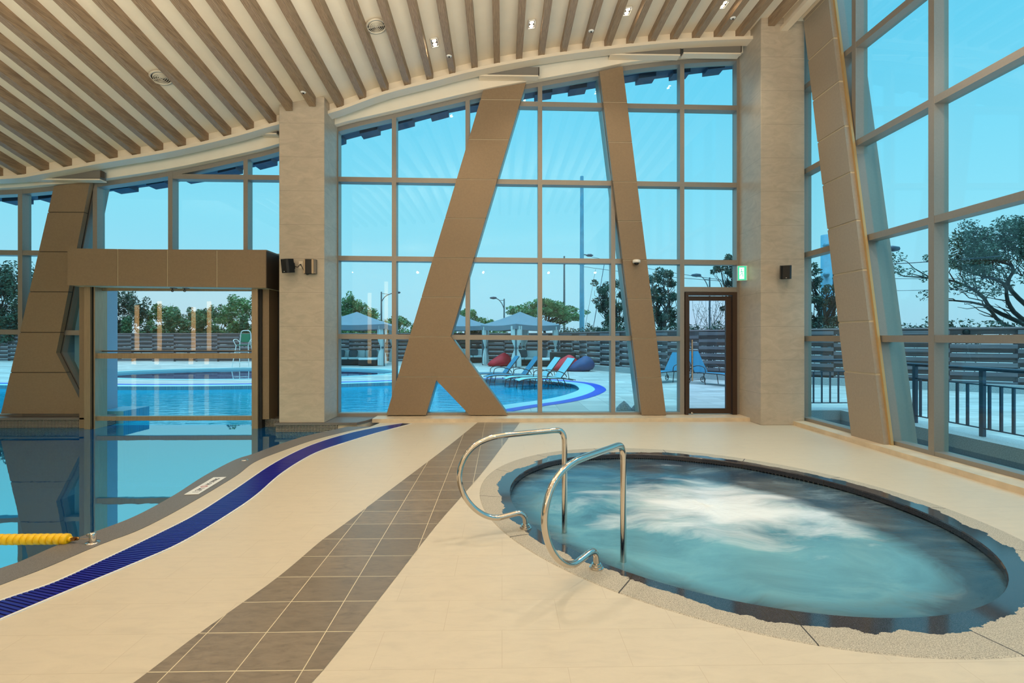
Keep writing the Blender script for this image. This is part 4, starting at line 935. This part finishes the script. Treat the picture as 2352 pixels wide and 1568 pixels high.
px_tree('round-topped tree left of centre in the gate view', 38, 325, 425, 690, 3600, .15, 'leaf2', dens=4)
px_tree('low bushy tree in the middle of the gate view', 37, 385, 480, 706, 3200, .15, 'leaf1', dens=4)
px_tree('bushy tree right of centre in the gate view', 37.5, 440, 540, 696, 3200, .15, 'leaf1', dens=4)
px_tree('tall full tree behind the high white chair', 36, 500, 650, 674, 6000, .15, 'leaf2', dens=5)
px_tree('tall leafy tree behind the left cabana', 37, 740, 868, 674, 5200, .16, 'leaf2', dens=5)
px_tree('low round tree between the left cabana and the K-shaped brace', 40, 850, 965, 722, 2800, .17, 'leaf2', dens=5)
px_tree('leafy tree beside the K-shaped brace', 40, 1040, 1112, 706, 2200, .17, 'leaf2', dens=4)
px_tree('small round tree under the curved street lamp', 42, 1090, 1150, 722, 1500, .17, 'leaf2', dens=4)
# umbrella shaped tree
Y = 34; c = XP(1250, Y); f = FPX/Y
cl = [((x-1250)/f, random.uniform(-1, 1), (HZ-y)/f+1.5, 1.0, 1.1, .42) for x, y in [(1195, 716), (1222, 704), (1250, 698), (1275, 700), (1300, 708), (1318, 724), (1240, 716), (1285, 720), (1210, 724), (1262, 712), (1306, 736)]]
tree('umbrella_tree', 'flat-topped umbrella-shaped tree behind the centre cabana', 'tree', (c, Y), (0, 0, 2.0), cl, 4200, .15, 'leaf2', r0=.14, grp='trees beyond the fence')
def branchy(lb, Y, cxp, pts, n, s, leafm='leaf3', r=.7, top=(0, 0, 1.6), rz=.5, basex=None, r0=.13):
    f = FPX/Y; c = XP(basex or cxp, Y); off = XP(cxp, Y)-c
    cl = [(off+(x-cxp)/f, random.uniform(-.5, .5), (HZ-y)/f+1.5, r, r, rz) for x, y in pts]
    return tree('leafy_tree', lb, 'tree', (c, Y), top, cl, n, s, leafm, r0=r0, grp='trees beyond the fence')
branchy('sparse dark-leaved tree just left of the narrow brace', 27, 1415, [(1372, 668), (1385, 690), (1400, 665), (1425, 655), (1440, 680), (1410, 700), (1390, 715), (1430, 715), (1445, 735), (1400, 740)], 2600, .11, r=.55)
branchy('dark-leaved tree with many twigs just right of the narrow brace', 23, 1525, [(1500, 640), (1522, 634), (1540, 655), (1512, 665), (1500, 690), (1535, 690), (1520, 715), (1548, 720), (1500, 730), (1530, 740)], 3000, .10, r=.5, rz=.42)
branchy('tree with curving branches reaching in behind the exit sign', 20, 1675, [(1652, 622), (1668, 606), (1690, 592), (1690, 620), (1676, 640), (1696, 650), (1710, 600), (1720, 630), (1690, 700), (1700, 730)], 2400, .085, r=.36, rz=.3, top=(.5, 0, 1.9))
branchy('leafy tree wrapped around the thick utility pole', 18.2, 1895, [(1868, 618), (1880, 650), (1905, 665), (1925, 640), (1872, 690), (1900, 700), (1925, 690), (1935, 720), (1880, 735), (1910, 742), (1865, 745)], 3000, .085, r=.36, rz=.34)
# spreading tree at the far right: long leaning branches
Y = 17.0; f = FPX/Y; cx = XP(2440, Y); t_ = thing('spreading_tree', 'large spreading tree at the far right with bare dark leaning branches', 'tree', (cx, Y, 0), group='trees beyond the fence')
def W(x, y): return ((x-2440)/f, (HZ-y)/f+1.5)
tb = MB(); lv = MB()
main = [[(2440, 800), (2352, 748), (2290, 708), (2240, 680), (2190, 660), (2150, 640), (2110, 625)], [(2440, 780), (2350, 728), (2300, 690), (2270, 650), (2225, 620), (2195, 590)], [(2440, 760), (2360, 700), (2320, 650), (2290, 610), (2240, 575), (2215, 545)],
        [(2450, 740), (2390, 670), (2350, 610), (2320, 570), (2290, 535)], [(2455, 740), (2410, 650), (2385, 590), (2350, 540)], [(2460, 740), (2440, 640), (2430, 560), (2400, 500)], [(2400, 770), (2290, 745), (2235, 700), (2185, 685)]]
def wood(pts, r0, r1):
    P3 = []
    for i, q in enumerate(pts): x, z = W(*q); P3.append((x, random.uniform(-.15, .15)*i, z))
    P3 = smooth(P3, 3); tb.tube(P3, [r0+(r1-r0)*i/(len(P3)-1) for i in range(len(P3))], 6); return P3
for i, mline in enumerate(main):
    P3 = wood(mline, .085, .02)
    for k_ in range(4, len(P3), 2):
        p = P3[k_]
        for _ in range(2):
            e = (p[0]+random.uniform(-.95, -.1), p[1]+random.uniform(-.5, .5), p[2]+random.uniform(.05, .75)); limb(tb, p, e, .022, .007, .1, 4)
            if e[2] > 3.0 or e[0] < -4.3: leaves(lv, *e, .3, .3, .2, 40, .08, .1)
for x, y in [(2205, 560), (2225, 540), (2250, 530), (2280, 515), (2310, 520), (2340, 508), (2352, 530), (2240, 560), (2270, 550), (2300, 548), (2330, 550), (2215, 590), (2240, 600), (2275, 590), (2200, 620), (2310, 580), (2345, 575), (2390, 520), (2420, 540), (2380, 560), (2218, 575), (2255, 580), (2290, 565)]:
    xx_, z_ = W(x, y); leaves(lv, xx_, random.uniform(-.5, .5), z_, .44, .5, .29, 190, .08, .1); [limb(tb, (xx_+.5, 0, z_-.75), (xx_+random.uniform(-.3, .3), random.uniform(-.3, .3), z_+random.uniform(-.1, .25)), .018, .006, .1, 4) for _ in range(3)]
tb.build('branches', M['bark'], t_); lv.build('foliage', M['leaf3'], t_)
# hedges just behind the fence
def hedge(lb, pts, n, s, hz=.3, leafm='leaf3'):
    mb = MB(); pp = resample(pts, 40); br_ = MB()
    for _ in range(n//18):
        i = random.randint(0, 38); q = pp[i]; z = 1.35+random.random()*.45
        top = hz*(.45+.55*math.sin(i*1.7)*math.sin(i*.6+1))
        leaves(mb, q[0], q[1], z+random.random()*top, .3, .3, .2, 18, s)
        if random.random() < .25: br_.tube([(q[0], q[1], .3), (q[0]+random.uniform(-.3, .3), q[1], z+top+.2)], [.012, .004], 4)
    t_ = thing('hedge', lb, 'hedge', group='hedges along the fence'); mb.build('foliage', M[leafm], t_); br_.build('stems', M['bark'], t_)
hedge('thick green hedge behind the fence in the gate view', [(-46, 37), (-32, 35.4), (-18, 34.4), (-6, 33.6)], 15000, .15, 2.2, 'leaf1')
hedge('dark hedge behind the fence by the left cabana', [(-10, 33.4), (-2, 32.8), (1, 32.4)], 2600, .14, .4, 'leaf2')
hedge('sparse leafy hedge behind the fence near the tall utility pole', [(3.6, 30.6), (4.8, 27.6), (5.4, 24.2), (6.8, 21.6)], 2600, .11, .5)
hedge('leafy hedge behind the fence seen through the glass door', [(6.6, 21.4), (8.3, 19.2), (11, 17.3)], 3000, .1, .45)
hedge('leafy hedge behind the fence in the right glazing', [(11, 17.2), (14.5, 14.8), (19, 12)], 3400, .085, .5)
# bare shrub in the door view
Y = 20.5; c = XP(1630, Y); t_ = thing('bare_shrub', 'nearly bare upright shrub behind the fence in the door view', 'shrub', (c, Y, 0)); tb = MB(); lv = MB()
for i in range(26):
    e = (random.uniform(-.85, .85), random.uniform(-.4, .4), random.uniform(2.6, 3.35)); p = limb(tb, (random.uniform(-.15, .15), 0, 0), e, .016, .004, .07, 6)
    for q in p[3:]: leaves(lv, *q, .12, .12, .12, 2, .045)
tb.build('stems', M['bark'], t_); lv.build('leaves', M['leaf3'], t_)
# ---------------------------------------------------------------- lamps, poles, wires
def lamp(lb, Y, px, ytop, head, r=.06, arm2=True):
    f = FPX/Y; x = XP(px, Y); zt_ = P(px, ytop, Y)[1]; t_ = thing('street_lamp', lb, 'street lamp', (x, Y, 0))
    MB().tube([(0, 0, 0), (0, 0, zt_*.5), (0, 0, zt_)], [r, r*.85, r*.6], 10).build('pole', M['post'], t_)
    hx_ = (head[0]-px)/f; hz_ = zt_+(ytop-head[1])/f; z1 = zt_-.55 if head[1] < ytop+25 else zt_-.9
    s_ = 1 if hx_ > 0 else -1
    pts = smooth([(0, 0, z1-.25), (hx_*.25, 0, z1+.12*(hz_-z1)+.1), (hx_*.6, 0, z1+(hz_-z1)*.75), (hx_, 0, hz_)], 5)
    MB().tube(pts, r*.4, 8).tube([(0, 0, zt_-.12), (hx_*.55, 0, z1+(hz_-z1)*.7)], r*.25, 6).build('arm', M['post'], t_)
    MB().lathe([(0, -.3), (.06, -.22), (.1, 0), (.07, .2), (0, .26)], (hx_+s_*.15, 0, hz_), 12, 'x').build('lamp_head', M['rail'], t_)
lamp('grey street lamp behind the left cabana with arm to the right', 40, 876, 670, (908, 671.5), .085)
lamp('street lamp left of the centre cabana with curved arm to the left', 38, 1158, 686, (1138, 684), .08)
lamp('tall thin street lamp left of the tall utility pole', 36, 1296, 588, (1307, 604), .09)
lamp('street lamp with curved arm above the glass door', 26, 1630, 637, (1606, 632), .06)
lamp('street lamp mostly hidden behind the tall right-hand panel brace', 16, 2012, 560, (2040, 571), .06)
Y = 30; x = XP(1336.5, Y); t_ = thing('utility_pole', 'tall bluish utility pole rising high behind the centre glazing', 'utility pole', (x, Y, 0))
MB().tube([(0, 0, 0), (0, 0, 5), (0, 0, P(1337, 405, Y)[1])], [.16, .13, .10], 14).build('pole', M['pole'], t_)
zz_ = P(1337, 587, Y)[1]; MB().tube([(0, 0, zz_+.1), (.3, 0, zz_+.05)], .02, 6).lathe([(0, -.25), (.08, -.1), (.09, .1), (0, .25)], (.45, 0, zz_+.02), 10, 'x').tube([(-.2, 0, zz_-.5), (.2, 0, zz_-.5)], .04, 6).build('lamp_arm', M['rail'], t_)
Y = 18.9; x = XP(1898.5, Y); t_ = thing('utility_pole', 'thick pale blue pole with round insulator discs behind the right glazing', 'utility pole', (x, Y, 0)); zt_ = P(1898, 540, Y)[1]
MB().lathe([(.2, 0), (.195, zt_), (.0, zt_)], n=20).build('pole', M['pole'], t_)
for yy in (565, 632):
    z_ = P(1898, yy, Y)[1]; MB().lathe([(0, -.32), (.04, -.32), (.05, -.2), (.11, -.2), (.11, -.14), (.05, -.1), (.05, 0)], (-.14, -.03, z_), 14, 'y').build('insulator', M['pole'], t_)
MB().box(.16, .3, -.06, .06, P(1898, 630, Y)[1], P(1898, 590, Y)[1]).tube([(.27, 0, 1), (.27, 0, 4.6)], .03, 6).build('side_box', M['rail'], t_)
def wire(lb, Y0, a, Y1, b, r=.012, sag=.1):
    (x0, z0), (x1, z1) = P(*a, Y0), P(*b, Y1); n = 12
    tag(MB().tube([(x0+(x1-x0)*i/n, Y0+(Y1-Y0)*i/n, z0+(z1-z0)*i/n-sag*4*(i/n)*(1-i/n)) for i in range(n+1)], r, 5).build('overhead_wire', M['rail']), lb, 'wire')
wire('upper overhead wire from the tall utility pole toward the right', 30, (1340, 585), 20, (1760, 655), .012, .15)
wire('lower overhead wire from the tall utility pole toward the right', 30, (1340, 612), 20, (1760, 652), .012, .1)
wire('slack guy wire left of the sparse tree', 30, (1368, 618), 27, (1345, 745), .01, 0)
wire('twisted guy cable running down into the hedge', 30, (1389, 600), 27, (1361, 762), .02, 0)
wire('top overhead wire in the right glazing', 19, (1895, 612), 16, (2300, 588), .014, .05)
wire('middle overhead wire in the right glazing', 19, (1895, 638), 16, (2300, 639), .010, .02)
wire('lowest overhead wire in the right glazing', 19, (1895, 668), 16, (2300, 660), .008, .04)
x, z = P(2197, 763, 14.6); tag(MB().lathe([(0, -.1), (.09, -.1), (.11, -.06), (.11, .06), (.09, .1), (0, .1)], (x, 14.3, z), 18, 'y').build('fence_light', M['black']), 'small round black fixture on top of the right-hand fence', 'light fixture')
# ---------------------------------------------------------------- cabanas
def curtain(par, x, y, z0, z1, wd, ang, tie=.45, loose=False):
    mb = MB(); n = 28; m_ = 10; vs = []
    for j in range(m_+1):
        t_ = j/m_; z = z0+(z1-z0)*t_; pinch = 1-.66*math.exp(-((t_-tie)/.14)**2); sp = .5*wd*pinch*(1 if t_ > tie else .9)
        for k in range(n):
            a = 2*PI*k/n; f = 1+.22*math.sin(a*7+j*.15); u, v = sp*f*math.cos(a), sp*.55*f*math.sin(a)
            vs.append((x+u*math.cos(ang)-v*math.sin(ang), y+u*math.sin(ang)+v*math.cos(ang), z))
    mb.add(vs, [(j*n+k, j*n+(k+1) % n, (j+1)*n+(k+1) % n, (j+1)*n+k) for j in range(m_) for k in range(n)], True)
    o = mb.build('curtain', M['curtain'], par); zt_ = z0+(z1-z0)*tie
    MB().lathe([(wd*.19, -.05), (wd*.19, .05)], (x, y, zt_), 12).build('tie_back', M['gcush'], o); return o
def cabana(lb, c, half, rz, ze_=2.22, za=2.95, cur=((1, 1), (1, -1), (-1, 1), (-1, -1)), tie=.45):
    t_ = thing('cabana', lb, 'cabana', (c[0], c[1], 0), rz, 'pool cabanas'); h_ = half
    for sx_, sy_ in ((1, 1), (1, -1), (-1, 1), (-1, -1)): MB().box(sx_*h_*.95-.03, sx_*h_*.95+.03, sy_*h_*.95-.03, sy_*h_*.95+.03, 0, ze_).build('post', M['post'], t_)
    v = [(-h_, -h_, ze_), (h_, -h_, ze_), (h_, h_, ze_), (-h_, h_, ze_), (0, 0, za)]
    mb = MB()
    for i in range(4):
        a, b_ = Vector(v[i]), Vector(v[(i+1) % 4]); ap = Vector(v[4]); rows_ = []
        for j in range(7):
            s_ = j/6; L0 = a+(ap-a)*s_; L1 = b_+(ap-b_)*s_; rr = []
            for k in range(7): q = L0+(L1-L0)*k/6; q.z -= .07*math.sin(PI*k/6)*(1-s_)+.05*math.sin(PI*s_); rr.append(tuple(q))
            rows_.append(rr)
        mb.add([q for rr in rows_ for q in rr], [(j*7+k, j*7+k+1, (j+1)*7+k+1, (j+1)*7+k) for j in range(6) for k in range(6)], True)
        top = rows_[0]; mb.add([q for q in top]+[(q[0], q[1], q[2]-.26+.03*math.sin(k*PI)) for k, q in enumerate(top)], [(k, 7+k, 8+k, k+1) for k in range(6)])
    mb.build('canopy', M['grey_fab'], t_)
    for sx_, sy_ in cur: curtain(t_, sx_*h_*.88, sy_*h_*.88, .05 if tie < .6 else .5, ze_-.1, .5, PI/4*(1 if sx_*sy_ < 0 else -1), tie)
    return t_
cabana('grey canvas cabana with tied pale curtains in the centre, behind the loungers', (1.0, 27.9), 1.56, R(37), 2.22, 2.95)
cabana('grey canvas cabana half hidden by the K-shaped brace', (-2.75, 31.0), 1.7, R(12), 2.25, 3.0)
cabana('grey canvas cabana beside the left stone pillar', (-8.2, 28.8), 1.95, R(3), 2.25, 2.98)
# sofas
def sofa(lb, c, rz, w_=2.2, ell_=True):
    t_ = thing('outdoor_sofa', lb, 'sofa', (c[0], c[1], 0), rz, 'wicker sofas in the cabanas')
    MB().bbox(-w_/2, w_/2, -.4, .4, .03, .32, .03).build('wicker_base', M['wicker'], t_)
    MB().bbox(-w_/2, w_/2, .3, .42, .3, .72, .03).bbox(w_/2-.12, w_/2, -.4, .4, .3, .6, .03).build('wicker_back', M['wicker'], t_)
    for i in range(3): a = -w_/2+.02+i*(w_-.16)/3; MB().bbox(a, a+(w_-.16)/3-.02, -.4, .28, .32, .44, .035).build('seat_cushion', M['cushion'], t_)
    for i in range(3): a = -w_/2+.02+i*(w_-.16)/3; MB().bbox(a, a+(w_-.16)/3-.02, .14, .3, .42, .82, .04).build('back_cushion', M['cushion'], t_)
    if ell_: MB().bbox(w_/2-1.0, w_/2, -1.15, -.42, .03, .32, .03).build('chaise_base', M['wicker'], t_); MB().bbox(w_/2-1.0, w_/2, -1.15, -.42, .32, .43, .03).build('chaise_cushion', M['cushion'], t_)
    return t_
def cushion(lb, x, y, z, rz, par=None):
    o = MB().bbox(-.24, .24, -.07, .07, -.2, .2, .05).build('scatter_cushion', M['gcush'], loc=(x, y, z)); o.rotation_euler = (R(-18), 0, rz); tag(o, lb, 'cushion', 'grey scatter cushions')
sofa('dark wicker sofa with white cushions under the left cabana', (-8.0, 28.4), 0, 2.6)
cushion('grey scatter cushion on the left cabana sofa, middle seat', -8.3, 28.42, .63, 0); cushion('grey scatter cushion on the left cabana sofa, chaise end', -7.2, 28.42, .63, R(8)); cushion('grey scatter cushion on the left cabana sofa, pillar end', -9.0, 28.42, .63, R(-8))
sofa('dark wicker sofa with white cushions in the centre cabana', (1.7, 27.7), R(-12), 2.3); cushion('grey scatter cushion on the centre cabana sofa, left seat', 1.15, 27.75, .65, R(15)); cushion('grey scatter cushion on the centre cabana sofa, right seat', 2.25, 27.6, .65, R(-30))
sofa('white-cushioned wicker sofa in the cabana beside the K-shaped brace', (-2.0, 31.0), R(5), 1.9, False); cushion('grey scatter cushion on the sofa beside the K-shaped brace', -1.7, 31.02, .63, 0)
tag(MB().bbox(2.5, 3.8, 26.0, 26.5, 0, .78, .04).build('wicker_armchair', M['wicker']), 'dark wicker sofa back beside the centre cabana, behind the beanbags', 'sofa')
# beanbags
def bean(lb, c, rz, m_, s=1.0, grp=None):
    mb = MB(); n = 20; prof = [(0, 0), (.38, .0), (.5, .1), (.52, .24), (.46, .4), (.34, .55), (.2, .66), (.08, .72), (0, .73)]; vs = []
    for r_, h_ in prof:
        for k in range(n):
            a = 2*PI*k/n; lean = h_*.42; wr = 1+.035*math.sin(a*5+h_*9); x = r_*math.cos(a)*1.25*wr+lean-.1; y = r_*math.sin(a)*wr
            hh = h_*(1-.32*max(0, -math.cos(a))*(r_/.52)); vs.append((x*s, y*s, hh*s))
    mb.add(vs, [(i*n+k, i*n+(k+1) % n, (i+1)*n+(k+1) % n, (i+1)*n+k) for i in range(len(prof)-1) for k in range(n)], True)
    o = mb.build('beanbag', m_, loc=(c[0], c[1], 0)); o.rotation_euler = (0, 0, rz); tag(o, lb, 'beanbag', grp or 'poolside beanbags')
bean('red beanbag by the curtains of the centre cabana', (G(1148, 838)[0], 27.0), R(5), M['red'], .98)
bean('red beanbag beside the blue one behind the loungers', (XP(1296, 23.2), 23.2), R(10), M['red'], 1.0)
bean('dark blue beanbag beside the red one near the fence', (XP(1334, 22.9), 22.9), R(-2), M['navy'], .95)
# ---------------------------------------------------------------- loungers
def lounger(lb, loc, rz, slm, ang=52, grp='pool loungers'):
    t_ = thing('sun_lounger', lb, 'sun lounger', loc, rz, grp); w_ = .31
    ca, sa = math.cos(R(ang)), math.sin(R(ang)); hx_ = .42; L = .78
    for s_ in (-1, 1):
        MB().tube(smooth([(-.95, s_*w_, .30), (-.7, s_*w_, .36), (-.2, s_*w_, .37), (hx_, s_*w_, .36), (hx_+.42, s_*w_, .30)], 4), .017, 8).tube([(hx_, s_*w_, .36), (hx_+L*ca, s_*w_*.97, .36+L*sa)], .016, 8).build('side_rail', M['frame'], t_)
    MB().add([(-.93, -w_, .315), (-.7, -w_, .368), (-.2, -w_, .375), (hx_, -w_, .365), (-.93, w_, .315), (-.7, w_, .368), (-.2, w_, .375), (hx_, w_, .365)]+[(-.93, -w_, .300), (-.7, -w_, .353), (-.2, -w_, .36), (hx_, -w_, .35), (-.93, w_, .300), (-.7, w_, .353), (-.2, w_, .36), (hx_, w_, .35)],
           [(0, 1, 5, 4), (1, 2, 6, 5), (2, 3, 7, 6), (12, 13, 9, 8), (13, 14, 10, 9), (14, 15, 11, 10), (8, 9, 1, 0), (9, 10, 2, 1), (10, 11, 3, 2), (4, 5, 13, 12), (5, 6, 14, 13), (6, 7, 15, 14), (0, 4, 12, 8), (3, 11, 15, 7)]).build('seat_sling', slm, t_)
    a, b_ = (hx_, .37), (hx_+L*ca, .37+L*sa); nx, nz = -sa*.012, ca*.012
    MB().prism([(a[0], a[1]), (b_[0], b_[1]), (b_[0]+nx, b_[1]+nz), (a[0]+nx, a[1]+nz)], lambda u, v, d: (u, d, v), -w_, w_).build('back_sling', slm, t_)
    for s_ in (-1, 1):
        MB().tube(smooth([(-.80, s_*w_, .34), (-.84, s_*w_, .15), (-.86, s_*w_, 0)], 3), .014, 7).build('leg', M['frame'], t_)
        MB().tube([(.5, s_*w_, .35), (.62, s_*w_, .1)], .014, 7).tube([(.05, s_*w_, .36), (-.02, s_*w_, .0)], .013, 7).build('leg', M['frame'], t_)
        MB().tube(smooth([(-.05, s_*(w_+.02), .37), (0, s_*(w_+.03), .55), (.25, s_*(w_+.04), .60), (.52, s_*(w_+.03), .52), (.62, s_*(w_), .40)], 4), .014, 7).build('armrest', M['frame'], t_)
        wh = MB().lathe([(.085, -.01), (.10, -.012), (.10, .012), (.085, .01), (.085, -.01)], (.64, s_*(w_+.05), .10), 20, 'y')
        for k in range(5): a_ = 2*PI*k/5; wh.tube([(.64, s_*(w_+.05), .10), (.64+.088*math.cos(a_), s_*(w_+.05), .10+.088*math.sin(a_))], .007, 5)
        wh.build('wheel', M['frame'], t_)
    MB().tube([(.64, -w_-.05, .10), (.64, w_+.05, .10)], .01, 6).tube([(hx_+.5, -w_, .30), (hx_+.5, w_, .30)], .012, 6).tube([(hx_+.32, -.2, .33), (hx_+.42*ca, -.2, .36+.42*sa)], .01, 6).build('cross_bars', M['frame'], t_)
    MB().tube([(-.84, -w_, .2), (-.84, w_, .2)], .01, 6).build('foot_bar', M['frame'], t_)
    return t_
zf = -.14
lounger('blue sling lounger farthest back in the centre row by the pool', (XP(1133, 18.6), 18.3, zf), R(12), M['sling'])
lounger('blue sling lounger second from the back in the centre row', (XP(1176, 17.7), 17.6, zf), R(12), M['sling'])
lounger('pale blue sling lounger second from the front in the centre row', (XP(1222, 16.9), 16.9, zf), R(12), M['sling_l'])
lounger('pale blue sling lounger nearest in the centre row, wheels to the right', (XP(1252, 16.2), 16.2, zf), R(14), M['sling_l'])
lounger('blue sling lounger partly hidden between narrow brace and door', (XP(1528, 17.2), 17.2, 0), R(38), M['sling'])
lounger('blue sling lounger with foot end toward the camera, seen through the door', (XP(1634, 16.3), 16.3, 0), R(118), M['sling'], 60)
# rocks
def rock(lb, c, s, hz):
    mb = MB(); n = 18; vs = []
    for i in range(9):
        t_ = i/8; r_ = (1-t_**1.5)*s*(1 if i < 8 else 0); vs += [(r_*math.cos(2*PI*k/n)*(1+.1*math.sin(k*2+i)), .8*r_*math.sin(2*PI*k/n), hz*t_) for k in range(n)]
    mb.add(vs, [(i*n+k, i*n+(k+1) % n, (i+1)*n+(k+1) % n, (i+1)*n+k) for i in range(8) for k in range(n)], True); tag(mb.build('garden_rock', M['rock'], loc=(c[0], c[1], 0)), lb, 'rock')
rock('grey speckled pointed rock outside just left of the narrow brace foot', G(1433, 943), .17, .21)
rock('second speckled rock, mostly hidden behind the narrow brace foot', (G(1465, 943)[0], G(1465, 943)[1]), .14, .19)
# high pool chair
Y = 26.0; x = XP(560, Y); t_ = thing('lifeguard_chair', 'high white tubular lifeguard chair with green back beyond the pool', 'chair', (x, Y, 0), R(0))
for s_ in (-1, 1):
    MB().tube([(s_*.42, -.35, 0), (s_*.30, -.15, 1.15)], .022, 8).build('leg', M['white'], t_); MB().tube([(s_*.42, .4, 0), (s_*.28, .15, 1.9 if False else 1.15)], .022, 8).build('leg', M['white'], t_)
    MB().tube(smooth([(s_*.30, -.15, 1.1), (s_*.42, -.2, 1.38), (s_*.40, .1, 1.42), (s_*.3, .15, 1.3)], 4), .02, 8).build('armrest', M['white'], t_)
MB().tube(smooth([(-.28, .15, 1.15), (-.26, .2, 1.6), (-.2, .2, 1.84), (0, .2, 1.88), (.2, .2, 1.84), (.26, .2, 1.6), (.28, .15, 1.15)], 5), .024, 8).build('back_frame', M['white'], t_)
for z in (.28, .5, .8): MB().tube([(-.39+z*.1, -.33+z*.17, z), (.39-z*.1, -.33+z*.17, z)], .02, 8).build('rung', M['white'], t_)
MB().box(-.22, .22, .17, .2, 1.3, 1.72).build('back_panel', M['greenp'], t_); MB().box(-.26, .26, -.15, .17, 1.12, 1.16).build('seat', M['greenp'], t_)
# tall glowing column lamps deep in the hall behind the camera; the photo shows their mirror images in the glass
GLOW = mat('column_lamp_glow', (255, 214, 150), .5, emit=5, ecol=(255, 205, 140))
for nm, px, z1 in (('first from the left', 314, 3.3), ('second from the left', 366, 3.5), ('third from the left', 444, 3.2), ('fourth from the left', 480, 3.5), ('fifth from the left', 843, 4.0), ('rightmost', 882, 4.6)):
    x = XP(px, 26.6); t_ = thing('column_lamp', 'tall warm glowing column lamp mirrored in the glass, '+nm, 'lamp', (x, -8, -.1), group='glowing column lamps')
    MB().lathe([(0, .25), (.1, .25), (.1, z1), (0, z1)], n=14).build('lamp_tube', GLOW, t_); MB().lathe([(0, 0), (.2, 0), (.2, .25), (0, .25)], n=14).build('base', M['steel'], t_)
